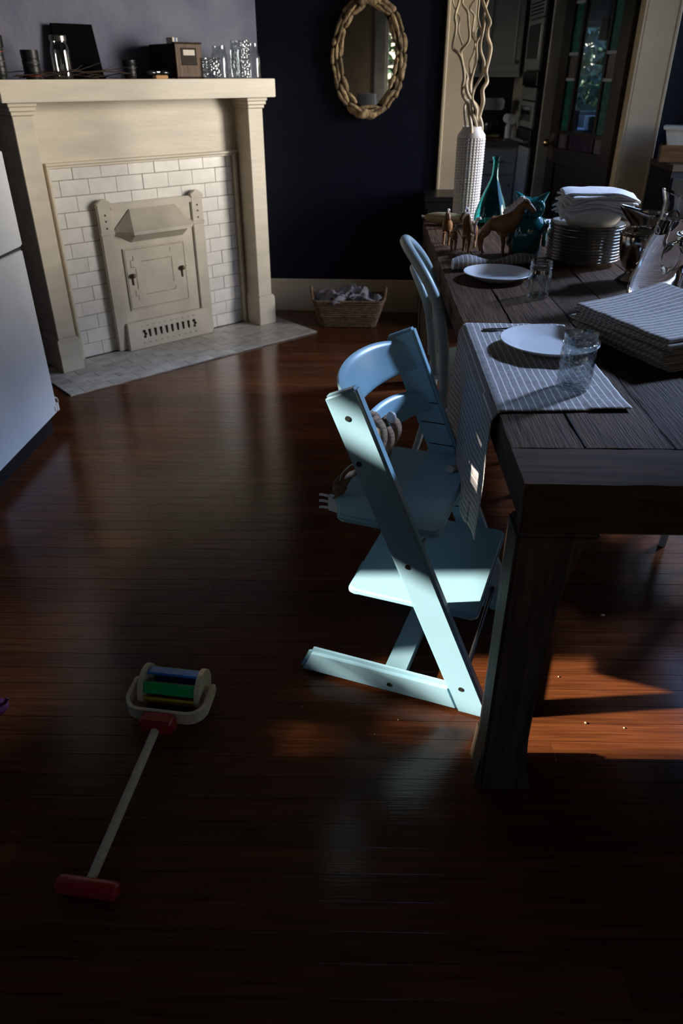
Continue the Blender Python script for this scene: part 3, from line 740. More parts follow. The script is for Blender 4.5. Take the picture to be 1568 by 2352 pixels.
# nook beyond the door glass
nk = thing('nook_cabinet', 'white low cabinet under the far window seen through the door glass', 'cabinet', (2.35, 7.55, 0))
MB().box(-.6, .6, 0, .43, .0, .92, .004).build('body', 'paper', nk)
for s in (-1, 1): MB().box(s*.3-.28, s*.3+.28, -.02, 0, .08, .86, .003).build('door', 'paper', nk)
for i, (x, z, w, h, m, lab) in enumerate(((2.12, .921, .16, .16, 'cabd', 'grey box on the far cabinet seen through the left of the door glass'), (2.36, .921, .13, .11, 'cardwhite', 'white box on the far cabinet seen through the door glass'), (2.52, .921, .08, .18, 'paper', 'pale canister on the far cabinet seen through the door glass'))):
    tag(MB().box(x-w/2, x+w/2, 7.60, 7.75, z, z+h, .004).build('storage_box', m), lab, 'box', 'boxes on the nook cabinet')
lp = thing('pendant_lamp', 'orange pendant lampshade hanging in the nook, seen through the door glass', 'lamp', (2.16, 6.95, 1.60))
MB().lathe([(.085, 0), (.08, .15)], 24).build('shade', 'orange', lp, 35, .004); MB().tube([(0, 0, .15), (0, 0, 1.15)], .004, 6).build('cord', 'black', lp); MB().lathe([(.08, .145), (.001, .15)], 24).build('top_disc', 'orange', lp)

# ================================================================= BLACK SIDE CABINET, CRATE
sb = thing('black_side_cabinet', 'low black cabinet standing behind the far end of the table', 'cabinet', (.66, 4.63, 0), BR)
MB().box(-.172, .26, -.165, .165, .735, .762, .003).build('top', 'black', sb); MB().box(-.165, .25, -.155, .16, .0, .734).build('body', 'black', sb, 0); MB().box(-.15, .235, -.165, -.156, .05, .70, .003).build('door', 'black', sb)
rc = thing('dark_cabinet', 'dark cabinet at the right edge, right of the door casing', 'cabinet', (1.955, 4.50, 0), BR)
MB().box(-.15, .17, -.20, .18, .91, .945, .003).build('top', 'crated', rc); MB().box(-.145, .165, -.19, .18, 0, .909).build('body', 'navy', rc, 0); MB().box(-.135, .005, -.20, -.191, .05, .88, .003).build('door', 'black', rc); MB().box(.015, .155, -.20, -.191, .05, .88, .003).build('door', 'black', rc)
cr = thing('wooden_crate', 'shallow wooden crate under the white ceramic bin at the right edge', 'crate', (1.94, 4.47, .946), R(-24))
MB().box(-.15, .15, -.10, -.088, 0, .085, .002).build('side_board', 'crate', cr); MB().box(-.15, .15, .088, .10, 0, .085, .002).build('side_board', 'crate', cr)
MB().box(-.162, -.151, -.10, .10, 0, .085, .002).build('end_board', 'crated', cr); MB().box(.151, .162, -.10, .10, 0, .085, .002).build('end_board', 'crated', cr); MB().box(-.15, .15, -.087, .087, 0, .07, 0).build('inner_floor', 'crated', cr)
bn = thing('ceramic_bin', 'white ceramic loaf bin with flared rim, standing on the wooden crate', 'bin', (1.925, 4.46, 1.0315), R(-24))
def taper(mb, hx0, hy0, hx1, hy1, z0, z1): 
    mb.add([(-hx0, -hy0, z0), (hx0, -hy0, z0), (hx0, hy0, z0), (-hx0, hy0, z0), (-hx1, -hy1, z1), (hx1, -hy1, z1), (hx1, hy1, z1), (-hx1, hy1, z1)], [(3, 2, 1, 0), (0, 1, 5, 4), (1, 2, 6, 5), (2, 3, 7, 6), (3, 0, 4, 7), (4, 5, 6, 7)]); return mb
taper(MB(), .115, .065, .135, .08, 0, .075).build('body', 'enamel', bn, 0); taper(MB(), .145, .09, .15, .094, .075, .09).build('rim', 'enamel', bn, 0)

# ================================================================= TABLE
TX0n, TX0f, TY0, TY1, TZ = .306, .381, 1.052, 3.575, .783
TWID = .98
TR = math.atan2(-(TX0f-TX0n), TY1-TY0)          # table rotation
tb = thing('farmhouse_table', 'long rough farmhouse dining table of dark reclaimed planks', 'table', (TX0n, TY0, 0), TR)
TL = math.hypot(TX0f-TX0n, TY1-TY0)
def rough_board(x0, x1, y0, y1, z0, z1, n, amp, along='y', seed=0):
    mb = MB(); random.seed(seed)
    def prof(t, s):
        return amp*(noise.noise(Vector((t*9+seed*3.1, s*5.3, seed))) + .6*noise.noise(Vector((t*23+seed*7, s*3.3, 4+seed))))
    def fn(a, b):
        # a goes round the section, b along
        k = a*4 % 4; q = int(k) % 4; f = k-int(k)
        c = .004
        if along == 'y':
            secs = [(x0, z0), (x1, z0), (x1, z1), (x0, z1)]
        else: secs = [(y0, z0), (y1, z0), (y1, z1), (y0, z1)]
        p, r = secs[q], secs[(q+1) % 4]
        f2 = .02+.96*f
        e, z = lerp(p[0], r[0], f2), lerp(p[1], r[1], f2)
        if f < .001 or f > .999: pass
        t = lerp(y0, y1, b) if along == 'y' else lerp(x0, x1, b)
        lim = (x1-x0)/2 if along == 'y' else (y1-y0)/2
        mid = (x0+x1)/2 if along == 'y' else (y0+y1)/2
        side = (e-mid)/lim
        e += prof(t, side > 0)*abs(side)**6*2.0
        z += prof(t+5, 2)*.5*(1 if z > (z0+z1)/2 else 0)
        return Vector((e, t, z)) if along == 'y' else Vector((t, e, z))
    mb.grid(20, n, fn, closeu=True)
    k = len(mb.v)
    mb.f.append(tuple(range(20))); mb.f.append(tuple(range(k-20, k)))
    return mb
BBW = .135
xs = [0, .135, .300, .445, .630, .800, TWID]
for i in range(6):
    rough_board(xs[i]+.0012, xs[i+1]-.0012, BBW+.002, TL-.14, TZ-.045, TZ-random.choice((0, .0015, .003)), 70, .0022, 'y', i+1).build('plank', 'tablewood', tb, 40)
M['tablewood_x'] = mat('old_dark_wood_end', (.100, .052, .027), rough=.6, nscale=5, stretch=(1.1, 22, 8), col2=(.034, .0170, .0090), bump=.28, bscale=11, detail=9, spec=.15)
rough_board(0, TWID, 0, BBW, TZ-.045, TZ, 50, .0035, 'x', 12).build('breadboard_end', 'tablewood_x', tb, 40)
rough_board(0, TWID, TL-.138, TL, TZ-.045, TZ, 40, .003, 'x', 13).build('breadboard_end', 'tablewood_x', tb, 40)
MB().box(.004, TWID-.004, .004, .04, .680, TZ-.046, .003).build('end_apron', 'tablewood_x', tb)
MB().box(.004, TWID-.004, TL-.04, TL-.004, .680, TZ-.046, .003).build('end_apron', 'tablewood_x', tb)
MB().box(.006, .042, .045, TL-.045, .690, TZ-.046, .003).build('side_apron', 'tablewood', tb)
MB().box(TWID-.042, TWID-.006, .045, TL-.045, .690, TZ-.046, .003).build('side_apron', 'tablewood', tb)
def leg(sx, sy):
    # front profile: straight outer edge, inner edge swelling into a curved bracket and a flared foot
    inner = [(.112, 0), (.112, .012), (.098, .055), (.090, .16), (.089, .30), (.093, .45), (.099, .54), (.108, .60), (.122, .645), (.150, .6795)]
    poly = [(0, 0)]+inner+[(0, .6795)]
    x0 = 0 if sx > 0 else TWID
    y0 = 0 if sy > 0 else TL
    f = lambda a, b: (x0+sx*a, y0+sy*.0, b); g = lambda a, b: (x0+sx*a, y0+sy*.088, b)
    l = MB().prism(poly, f, g, .006, 2).build('leg', 'legwood', tb)
    MB().prism([(-.008, 0), (.108, 0), (.094, .09), (.0, .115)], lambda a, b: (x0+sx*a, y0+sy*.012, b), lambda a, b: (x0+sx*a, y0+sy*.104, b), .006, 2).build('foot_block', 'legwood', l)
for sx in (1, -1):
    for sy in (1, -1): leg(sx, sy)
# long splits in the near planks
MB().box(.135, .1385, .14, .29, TZ-.012, TZ+.0006).build('crack', 'hole', tb); MB().box(.298, .3015, .14, 1.9, TZ-.02, TZ-.002).build('crack', 'hole', tb)

# ================================================================= HIGH CHAIR
HO = Vector((-.118, 1.433, 0)); HR = math.atan2(-.349, .937)
hc = thing('high_chair', 'pale blue wooden high chair with slanted side rails, pulled up to the table', 'high chair', HO, HR)
TK = .030; HWD = .46
def side(w0, w1):
    zt = .79
    poly = [(.4335, 0), (.518, 0), (.155, .822), (.085, .790)]
    r = MB().prism(poly, lambda a, b: (a, w0, b), lambda a, b: (a, w1, b), .006, 3).build('side_rail', 'chair', hc)
    f = MB().prism([(0, 0), (.4445, 0), (.4102, .078), (.045, .080), (.032, .074)], lambda a, b: (a, w0+.0004, b), lambda a, b: (a, w1-.0004, b), .011, 4).build('foot_rail', 'chair', hc)
    wo = w0 if w0 < .1 else w1; s = -1 if w0 < .1 else 1
    for (a, b) in ((.140, .752), (.166, .650), (.286, .409), (.437, .080)):
        MB().tube([(a, wo+s*.0012, b), (a, wo-s*.006, b)], .0062, 14).build('bolt_hole', 'hole', r)
    MB().tube([(.255, wo+s*.0012, .033), (.255, wo-s*.006, .033)], .0058, 14).build('bolt_hole', 'hole', f)
    wi = w1 if w0 < .1 else w0; s2 = 1 if w0 < .1 else -1
    for z in (.335, .395, .455, .515, .575, .63):
        s0 = .4335-.441*z
        mb = MB(); mb.box(s0+.012, s0+.078, min(wi, wi+s2*.0006), max(wi, wi+s2*.0006), z-.0016, z+.0016); mb.build('groove', 'gasket', r)
side(0, TK); side(HWD-TK, HWD)
MB().box(.225, .285, TK, HWD-TK, .012, .034, .003, 2).build('cross_bar', 'chair', hc)
MB().tube([(.437, TK, .082), (.437, HWD-TK, .082)], .0062, 12).build('tension_rod', 'steel', hc)
MB().tube([(.292, TK, .405), (.292, HWD-TK, .405)], .005, 10).build('tension_rod', 'steel', hc)
def plate(name, z, t, s_back, s_front, w0, w1, bulge, cornr, notch=0):
    # outline with rounded corners; the back edge bows backwards
    pts = []; n = 18
    for i in range(n+1):
        w = lerp(w0, w1, i/n); k = abs(2*i/n-1)
        s = s_back-bulge*sstep((1-k)/.55)
        pts.append((s, w))
    out = [(s_back+cornr, w0)] if False else []
    c = cornr
    poly = []
    # back corners rounded by replacing first and last points
    def rc(cx, cy, a0, a1, m=5): return [(cx+c*math.cos(R(lerp(a0, a1, i/m))), cy+c*math.sin(R(lerp(a0, a1, i/m)))) for i in range(m+1)]
    poly += rc(s_back+c, w0+c, 270, 180)
    poly += pts[3:-3]
    poly += rc(s_back+c, w1-c, 180, 90)
    poly += rc(s_front-c, w1-c, 90, 0)
    poly += rc(s_front-c, w0+c, 0, -90)
    return MB().prism(poly, lambda a, b: (a, b, z), lambda a, b: (a, b, z+t), .0065, 3).build(name, 'chair', hc)
plate('seat_plate', .472, .020, .098, .345, .0305, HWD-.0305, .034, .018)
plate('foot_plate', .268, .020, .128, .452, .0305, HWD-.0305, .0, .018)
def backrest(name, z0, z1, depth, s_shift):
    nu, nv = 30, 9
    def fn(a, b, off=0):
        w = lerp(TK-.004, HWD-TK+.004, a); q = 4*a*(1-a)
        zc = lerp(z0, z1, b)
        s = .4335+.052-.441*zc+s_shift - depth*(q**.75) 
        hgt = lerp(z0+.010*(1-q), z1-.016*(1-q)**2, b)
        return Vector((s+off, w, hgt))
    mb = MB(); v = []; 
    ring = []
    th = .0085
    def sec(a, b):  # closed section round the board
        k = b*2 % 2
        if k < 1: t = k; o = th
        else: t = 2-k; o = -th
        edge = min(t, 1-t)
        o *= min(1, (edge/.10))**.5 if edge < .10 else 1
        return fn(a, t, o)
    mb.grid(nu, 29, sec)
    return mb.build(name, 'chair', hc, 50)
backrest('backrest', .705, .800, .075, .0); backrest('lower_backrest', .600, .672, .075, .0)

# safety harness draped on the chair
hn = thing('safety_harness', 'brown striped webbing harness with white plastic buckles, knotted onto the high chair', 'harness', HO, HR)
def ribbon(pts, w, wdir, name='strap', t=.002):
    P = catmull(pts, 6); n = len(P); wd = [Vector(wdir)]*n if not isinstance(wdir, list) else [Vector(wdir[min(len(wdir)-1, int(i/n*len(wdir)))]) for i in range(n)]
    mb = MB(); v = []; f = []
    for i, p in enumerate(P): v += [p-wd[i].normalized()*w/2, p+wd[i].normalized()*w/2]
    for i in range(n-1): f.append((2*i, 2*i+1, 2*i+3, 2*i+2))
    mb.add(v, f); return mb.build(name, 'strap', hn, 60, t)
# bunch tied round the lower backrest near the near rail
ribbon([(.150, .150, .702), (.118, .150, .690), (.098, .150, .640), (.108, .150, .592), (.140, .152, .590), (.160, .152, .640), (.158, .151, .690), (.138, .150, .703)], .026, (0.15, 1, .1))
ribbon([(.150, .135, .700), (.176, .120, .690), (.186, .110, .660), (.178, .105, .625), (.160, .10, .600), (.150, .10, .590)], .026, (.4, 1, .1))
ribbon([(.165, .165, .690), (.192, .175, .680), (.200, .180, .650), (.190, .172, .615), (.172, .16, .600)], .028, (.3, 1, .15))
ribbon([(.165, .14, .695), (.188, .142, .670), (.194, .140, .640), (.184, .135, .600), (.176, .13, .580)], .024, (.5, .9, .0))
MB().ell((.172, .118, .655), (.010, .007, .034), 14, 10).build('white_slider', 'plastic', hn); MB().ell((.186, .165, .694), (.012, .010, .014), 14, 10).build('white_slider', 'plastic', hn)
ribbon([(.160, .135, .585), (.135, .12, .570), (.108, .115, .553), (.092, .115, .525), (.080, .115, .500), (.072, .115, .486)], .026, [(.2, 1, .3), (.3, 1, -.2), (.6, .8, 0)])
ribbon([(.150, .15, .580), (.120, .15, .572), (.085, .150, .548), (.062, .145, .515), (.062, .135, .485)], .026, (.4, .9, .0))
MB().prism([(-.008, -.003), (.012, -.003), (.012, .003), (-.008, .003)], lambda a, b: (.104+a, .10, .556+a*.6+b), lambda a, b: (.104+a, .128, .556+a*.6+b), .001).build('white_slider', 'plastic', hn)
bu = MB().prism([(.022, -.016), (.026, .006), (.010, .020), (-.020, .024), (-.022, -.020), (.004, -.024)], lambda a, b: (.070+a, .108, .468+b), lambda a, b: (.070+a, .120, .468+b), .003, 2)
bo = bu.build('buckle', 'plastic', hn)
for a in (-.015, 0.002, .018): MB().tube([(.050, .114, .468+a), (.032, .114, .468+a*1.05), (.026, .114, .466+a*1.1)], .0034, 8).build('prong', 'plastic', bo)
ribbon([(.300, .345, .4955), (.345, .350, .497), (.357, .352, .488), (.352, .352, .462), (.335, .350, .452)], .026, (0, 1, 0))
MB().prism([(-.012, -.008), (.012, -.010), (.016, .0), (.006, .012), (-.012, .010)], lambda a, b: (.300+b, .330+a, .493), lambda a, b: (.300+b, .330+a, .502), .002).build('strap_end', 'plastic', hn)
MB().tube(catmull([(.150, .12, .60), (.120, .09, .598), (.098, .08, .575), (.092, .08, .555)], 5), .0012, 5).build('loose_thread', 'plastic', hn)

# ================================================================= BENTWOOD CHAIRS
def bentwood(label, loc, yaw, mirror=1):
    b = thing('bentwood_chair', label, 'chair', loc, yaw, 'bentwood chairs round the table')
    k, ln, ln2 = 1.48, .072, .375
    def P(y, z): h = z-.45; return Vector((-ln*h-ln2*h*h+k*y*y*min(1, max(.0, (z-.0)/.45)), y, z))
    half, top = .194, .887
    zs = top-half; pts = []
    for i in range(14): z = lerp(.45, zs, i/14); pts.append(P(-half*lerp(.93, 1, i/14), z))
    for i in range(25): a = math.pi*i/24; pts.append(P(-half*math.cos(a), zs+half*math.sin(a)))
    for i in range(1, 15): z = lerp(zs, .45, i/14); pts.append(P(half*lerp(1, .93, i/14), z))
    l0 = [pts[0]+Vector((-.05*t*t-.02*t, -.01*t, -.45*t)) for t in [q/6 for q in range(6, 0, -1)]]
    l1 = [pts[-1]+Vector((-.05*t*t-.02*t, .01*t, -.45*t)) for t in [q/6 for q in range(1, 7)]]
    allp = l0+pts+l1; n = len(allp)
    rad = [.0175 if 6 <= i < n-6 else .0165-.001*abs((6-i) if i < 6 else i-n+6)*.6 for i in range(n)]
    MB().tube(allp, rad, 14).build('back_hoop', 'bent', b)
    half, top = .112, .799; zs = top-half; pts = []
    for i in range(14): z = lerp(.46, zs, i/14); pts.append(P(-half*lerp(.97, 1, i/14), z))
    for i in range(21): a = math.pi*i/20; pts.append(P(-half*math.cos(a), zs+half*math.sin(a)))
    for i in range(1, 15): z = lerp(zs, .46, i/14); pts.append(P(half*lerp(1, .97, i/14), z))
    MB().tube(pts, .0125, 12).build('inner_hoop', 'bent', b)
    MB().lathe([(.19, .43), (.2, .436), (.2, .462), (.188, .472), (.17, .466)], 40, (.205, 0, 0)).build('seat_ring', 'bent', b)
    MB().lathe([(.001, .462), (.172, .462), (.172, .455), (.001, .455)], 32, (.205, 0, 0)).build('seat', 'bent', b)
    for s in (-1, 1): MB().tube([(.34, s*.11, .435), (.352, s*.125, .25), (.366, s*.14, .0)], [.017, .0155, .0125], 12).build('front_leg', 'bent', b)
    ring = [(.20+.145*math.cos(a), .145*math.sin(a), .235) for a in [2*math.pi*i/28 for i in range(28)]]
    MB().tube(ring, .0095, 10, closed=True).build('leg_ring', 'bent', b)
    return b
bentwood('pale blue-grey bentwood chair with double hooped back, behind the high chair', (.316, 2.534, 0), -.057)
bentwood('pale blue bentwood chair across the table, only one foot showing beneath', (1.452, 2.17, 0), math.pi)

# ================================================================= TABLEWARE
TT = TZ+.0005
# striped placemat with hanging end
def mat_fn(a, b):
    # a: 0 right end .. 1 hanging end ; b: 0 near .. 1 far
    yn, yf = 1.338, 1.965
    Lx = lerp(.272, .268, b); Lh = lerp(.335, .318, b); tot = Lx+Lh; s = a*tot
    y = lerp(yn, yf, b)+(.012*(1-a)*(1-b))-.035*(1-a)*b
    xe = .306+(y-1.052)*.0297
    wob = .0035*noise.noise(Vector((a*7, b*9, 1)))+.0022*noise.noise(Vector((a*15, b*21, 3)))
    if s < Lx-.012:
        x = xe+(Lx-s); z = TT+.0022+abs(wob)*.8
        if b < .10 and a < .14: z += .004*(1-b/.10)
        return Vector((x, y, z))
    t = s-(Lx-.012); r = .016; arc = r*math.pi/2
    if t < arc:
        q = t/r; return Vector((xe+.012-r*math.sin(q)-.0, y, TT+.0022-r*(1-math.cos(q))+abs(wob)*.5))
    d = t-arc
    fold = .012*math.sin(b*9+d*5)*min(1, d/.15)+.008*math.sin(b*17+1)*min(1, d/.2)
    yy = y+(.03*d/.3)*(1-b)*1.0-.03*b*d/.3+(.018*max(0, (d-.2)/.12)*(1 if b < .15 else 0))
    return Vector((xe+.012-r-.006+fold*.6-.010*min(1, d/.2), yy, TT-r-d+.0*wob))
pm = MB().grid(90, 60, mat_fn, lambda a, b: (a*.60+.10*a*b*0, b*.62)).build('placemat', 'linen', None, 60, .0016)
tag(pm, 'grey linen placemat with thin white stripes, draped over the near left table edge', 'placemat')
# dinner plates
def plate_prof(r):
    return [(.001, .0), (r*.58, .0), (r*.62, .003), (r*.97, .0205), (r, .0225), (r*.985, .0245), (r*.66, .0085), (r*.58, .0062), (.001, .0062)]
def dinner(label, loc, r, m='china', group=None, seg=56):
    return tag(MB().lathe(plate_prof(r), seg).build('dinner_plate', m, None, 40), label, 'plate', group)
p1 = dinner('white dinner plate lying on the striped placemat, half behind a jar', None, .120); p1.location = (.508, 1.722, TT+.0062)
p2 = dinner('white dinner plate on the bare table in front of the rolled napkin', None, .112); p2.location = (.516, 2.452, TT)
# fork
fk = thing('fork', 'silver fork lying on the placemat behind the plate', 'fork', (.372, 1.872, TT+.0065), R(2))
fpts = [(0, 0, .0), (.05, 0, .002), (.10, 0, .004), (.135, 0, .002), (.150, 0, .001)]
mb = MB()
def forkw(t): return (.0075 if t < .2 else .0045) if t < .62 else lerp(.004, .011, (t-.62)/.38)
v = []; f = []; C = catmull(fpts, 5)
for i, p in enumerate(C):
    w = forkw(i/(len(C)-1)); v += [p+Vector((0, -w, 0)), p+Vector((0, w, 0))]
for i in range(len(C)-1): f.append((2*i, 2*i+1, 2*i+3, 2*i+2))
mb.add(v, f); mb.build('handle', 'fork', fk, 60, .0022)
for k in range(4): MB().tube([(.149, -.009+k*.006, .001), (.175, -.009+k*.006, .0005), (.198, -.008+k*.0053, .006)], [.0017, .0016, .0010], 6).build('tine', 'fork', fk)
# mason jars
def jar_prof(r, h, t=.0028):
    o = [(.001, 0), (r*.86, 0), (r*.95, .004), (r, .014), (r, h*.66), (r*.985, h*.72), (r*.93, h*.775), (r*.93, h*.80), (r*1.0, h*.815), (r*1.0, h*.835), (r*.93, h*.85), (r*.935, h*.885), (r*.955, h*.90), (r*.935, h*.915), (r*.935, h*.965), (r*.96, h*.985), (r*.955, h)]
    i = [(q[0]-t, q[1]) for q in o[3:]][::-1]
    i = [(o[-1][0]-t*.9, h)]+i[1:]+[(r*.86, .010), (.001, .010)]
    return o+i
def jar(name, label, loc, r, h, m='jarglass', emb=True, cat='jar', group=None):
    t = thing(name, label, cat, loc, 0, group)
    MB().lathe(jar_prof(r, h), 48).build('glass_body', m, t, 50)
    return t
j1 = jar('mason_jar', 'empty quilted glass mason jar standing on the striped placemat', (.498, 1.467, TT+.0062), .0365, .118, group='mason jars used as glasses')
j2 = jar('mason_jar', 'empty smooth glass jar with round emblem, right of the far plate', (.598, 2.225, TT), .034, .106, 'glass', group='mason jars used as glasses')
MB().tube([(-.0335+.002*0, .0+.0165*math.cos(a)-.004, .048+.020*math.sin(a)) for a in [2*math.pi*i/24 for i in range(24)]], .0016, 6, closed=True).build('emblem_ring', 'glass', j2)
# drinking glass at right edge
g3 = thing('drinking_glass', 'clear drinking glass cut off by the right edge, behind the pitcher', 'glass', (1.115, 2.36, TT))
MB().lathe([(.001, 0), (.030, 0), (.034, .006), (.038, .12), (.0358, .12), (.032, .010), (.001, .009)], 36).build('glass_body', 'glass', g3, 50)
# rolled napkin
def roll_fn(a, b):
    x = lerp(.385, .700, b); y0 = lerp(2.585, 2.690, b)
    r = lerp(.0235, .0185, b)+.006*math.sin(b*9)*(1-b*.3)
    ang = 2*math.pi*a; f = .72
    z = r*f*(1-math.cos(ang)); return Vector((x-.012*math.sin(ang)*0, y0-r*1.35*math.sin(ang), TT+.001+z+.004*math.sin(b*11)*max(0, -math.cos(ang))))
rn = MB().grid(28, 40, roll_fn, lambda a, b: (a*.16, b*.33), closeu=True)
k = len(rn.v); rn.f.append(tuple(range(28))); rn.f.append(tuple(range(k-28, k)))
M['linen_roll'] = stripes('striped_linen_roll', (.24, .205, .185), (.68, .64, .60), 58, .13, 1)
tag(rn.build('rolled_napkin', 'linen_roll', None, 50), 'rolled grey napkin with white stripes behind the far plate', 'napkin')
# folded napkin stack
random.seed(3)
ns = ['topmost', 'second', 'third', 'fourth', 'fifth', 'sixth', 'seventh', 'lowest']
NR = R(-68)
def folded(i, z0, h):
    ox, oy = random.uniform(-.008, .008), random.uniform(-.008, .008); rz = NR+random.uniform(-.06, .06)
    L, W = .335+random.uniform(-.012, .012), .268+random.uniform(-.012, .012); k_ = i/7.0
    def fn(a, b, top):
        x = (b-.5)*L; y = (a-.5)*W
        ed = min(a*W, (1-a)*W)/.006; ex = min(b*L, (1-b)*L)/.004
        th = h*.5*min(1, ed)**.5*min(1, ex)**.5
        zz = h*.5+(th if top else -th)
        zz += .0012*noise.noise(Vector((x*20, y*20, i)))
        zz += (.030*(a**2)*(1-.6*b)+.006*math.sin(b*7)*a)*k_**3+.0008*math.sin(b*21+i)
        return Vector((x*math.cos(rz)-y*math.sin(rz)+ox, x*math.sin(rz)+y*math.cos(rz)+oy, z0+zz))
    def ax(t): return .5-.5*math.cos(math.pi*t)
    mb = MB(); n1, n2 = 30, 44
    mb.grid(n1, n2, lambda a, b: fn(ax(a), ax(b), True), lambda a, b: (ax(a)*.27, ax(b)*.33))
    mb.grid(n1, n2, lambda a, b: fn(ax(a), ax(b), False), lambda a, b: (ax(a)*.27, ax(b)*.33+.004))
    o = mb.build('folded_napkin', 'linen2', None, 80); o.location = (.795, 1.768, 0)
    bm = bmesh.new(); bm.from_mesh(o.data); bmesh.ops.remove_doubles(bm, verts=bm.verts[:], dist=.0004); bm.to_mesh(o.data); bm.free()
    return o
zb = TT+.001
for i in range(8):
    h = random.uniform(.0080, .0108); o = folded(i, zb, h*1.05); zb += h
    tag(o, 'striped grey napkin, %s %sof the folded stack at the right edge' % (ns[7-i], 'from the top ' if 0 < 7-i < 7 else ''), 'napkin', 'stack of striped napkins')
# dinner plate stack, bowl, white napkins
PC = (.868, 2.700)
ordn = ['topmost', 'second', 'third', 'fourth', 'fifth', 'sixth', 'seventh', 'eighth', 'ninth', 'tenth', 'eleventh', 'lowest']
sp = plate_prof(.128)
for i in range(12):
    o = thing('stacked_plate', 'silver rimmed white plate, %s %sof the tall plate stack' % (ordn[11-i], 'from the top ' if 0 < 11-i < 11 else ''), 'plate', (PC[0]+random.uniform(-.0015, .0015), PC[1]+random.uniform(-.0015, .0015), TT+i*.0104), 0, 'plates in the tall stack')
    if i == 0: pm1 = MB().lathe(sp, 56).mesh('plate_body', 40); pm2 = MB().lathe([(.1265, .0205), (.1284, .0222), (.1270, .0248), (.1235, .0236)], 56, closed=True).mesh('silver_rim', 40)
    link('plate_body', pm1, 'chinarim', o); link('silver_rim', pm2, 'silver', o)
BZ = TT+11*.0104+.0068
tag(MB().lathe([(.001, 0), (.062, 0), (.075, .004), (.096, .028), (.101, .062), (.0985, .0625), (.092, .030), (.07, .008), (.001, .007)], 48, (PC[0]+.01, PC[1], BZ)).build('serving_bowl', 'bowlc', None, 40), 'ivory serving bowl standing on the plate stack under white napkins', 'bowl')
random.seed(8)
nz0 = BZ+.0635
for i in range(9):
    rz = random.uniform(-.16, .16)-.06; sx, sy = random.uniform(.225, .245), random.uniform(.165, .19); ox, oy = random.uniform(-.008, .008), random.uniform(-.008, .008)
    sd = random.uniform(0, 50)
    def fn(a, b, i=i, rz=rz, sx=sx, sy=sy, ox=ox, oy=oy, sd=sd):
        x = (a-.5)*sx; y = (b-.5)*sy
        d = max(0, math.hypot(x/.105, y/.105)-.72)
        z = .0065*i-.045*d*(1-i*.075)+.005*math.sin(a*11+sd)*d*2+.002*noise.noise(Vector((a*5, b*5, sd)))
        return Vector((x*math.cos(rz)-y*math.sin(rz)+ox, x*math.sin(rz)+y*math.cos(rz)+oy, z))
    o = MB().grid(26, 20, fn).build('white_napkin', 'whitecloth', None, 60, .0052)
    o.location = (PC[0]+.008, PC[1]-.01, nz0+.004)
    nm = ['topmost', 'second from the top', 'third from the top', 'fourth from the top', 'fifth from the top', 'sixth from the top', 'seventh from the top', 'second lowest', 'lowest'][8-i]
    tag(o, 'white cloth napkin, %s of the pile on the bowl' % nm, 'napkin', 'pile of white napkins on the bowl')
# magazines behind the plates
for i, (m, lab) in enumerate((('cardblue', 'thin dark magazine, bottom of the pile behind the plates'), ('card', 'brown covered magazine, middle of the pile behind the plates'), ('print', 'white printed magazine, top of the pile behind the plates'))):
    o = MB().box(-.14, .14, -.105, .105, 0, .010, .001).build('magazine', m); o.location = (1.00, 3.30, TT+.001+i*.011); o.rotation_euler = (0, 0, R(-8+i*5)); tag(o, lab, 'magazine', 'magazines behind the plates')
# silver jug
jg = thing('silver_jug', 'tarnished silver water jug with wide spout and rope band', 'jug', (.965, 2.425, TT), R(178))
prof = [(.001, .001), (.056, .001), (.058, .006), (.050, .014), (.036, .024), (.033, .032), (.048, .045), (.062, .075), (.069, .115), (.071, .140), (.067, .150)]
MB().lathe(prof, 48).build('body', 'silver', jg, 45)
rr = [(.0705*math.cos(a), .0705*math.sin(a), .147+.0012*math.sin(a*40)) for a in [2*math.pi*i/160 for i in range(160)]]
MB().tube(rr, .0038, 8, closed=True).build('rope_band', 'silver', jg)
def neck(a, b):
    an = 2*math.pi*a; c = math.cos(an)
    r = lerp(.066, .046, sstep(b/.35)) if b < .35 else lerp(.046, .052, sstep((b-.35)/.65))
    sp_ = max(0, c)**3*sstep((b-.3)/.7)*.040
    z = .150+b*.062+max(0, c)**2*.022*sstep((b-.4)/.6)
    return Vector(((r+sp_)*c, r*math.sin(an)*(1-.15*max(0, c)*b), z))
MB().grid(48, 16, neck, closeu=True).build('neck_and_spout', 'silver', jg, 60, .0025)
MB().tube(catmull([(-.05, 0, .20), (-.085, 0, .215), (-.105, 0, .17), (-.095, 0, .11), (-.068, 0, .085)], 6), .006, 10).build('handle', 'silver', jg)
# glass pitcher with pierced body
pt = thing('glass_pitcher', 'clear glass water pitcher with slanted rim and oval hole through its side', 'pitcher', (.945, 2.222, TT), R(-23))
def psec(z):  # z 0..1 -> (cx, rx, ry)
    keys = [(0, .0, .066, .050), (.03, .0, .0735, .056), (.12, .0, .0750, .058), (.45, .010, .066, .052), (.70, .021, .0530, .045), (.82, .024, .0480, .043), (.90, .026, .0480, .044), (1.0, .022, .0560, .047)]
    for (a, *p), (b, *q) in zip(keys[:-1], keys[1:]):
        if z <= b: t = sstep((z-a)/(b-a)) if True else 0; return [lerp(x, y_, t) for x, y_ in zip(p, q)]
    return keys[-1][1:]
PH = .285; WL_ = .78
def pring(z, inset, tilt):
    cx, rx, ry = psec(z); o = []
    for j in range(48):
        a = 2*math.pi*j/48; c, s = math.cos(a), math.sin(a)
        x = cx+(rx-inset)*c; zz = z*PH+(tilt*(-c)*.020)
        o.append(Vector((x, (ry-inset)*s, zz)))
    return o
mb = MB(); v = []; f = []; lv = []
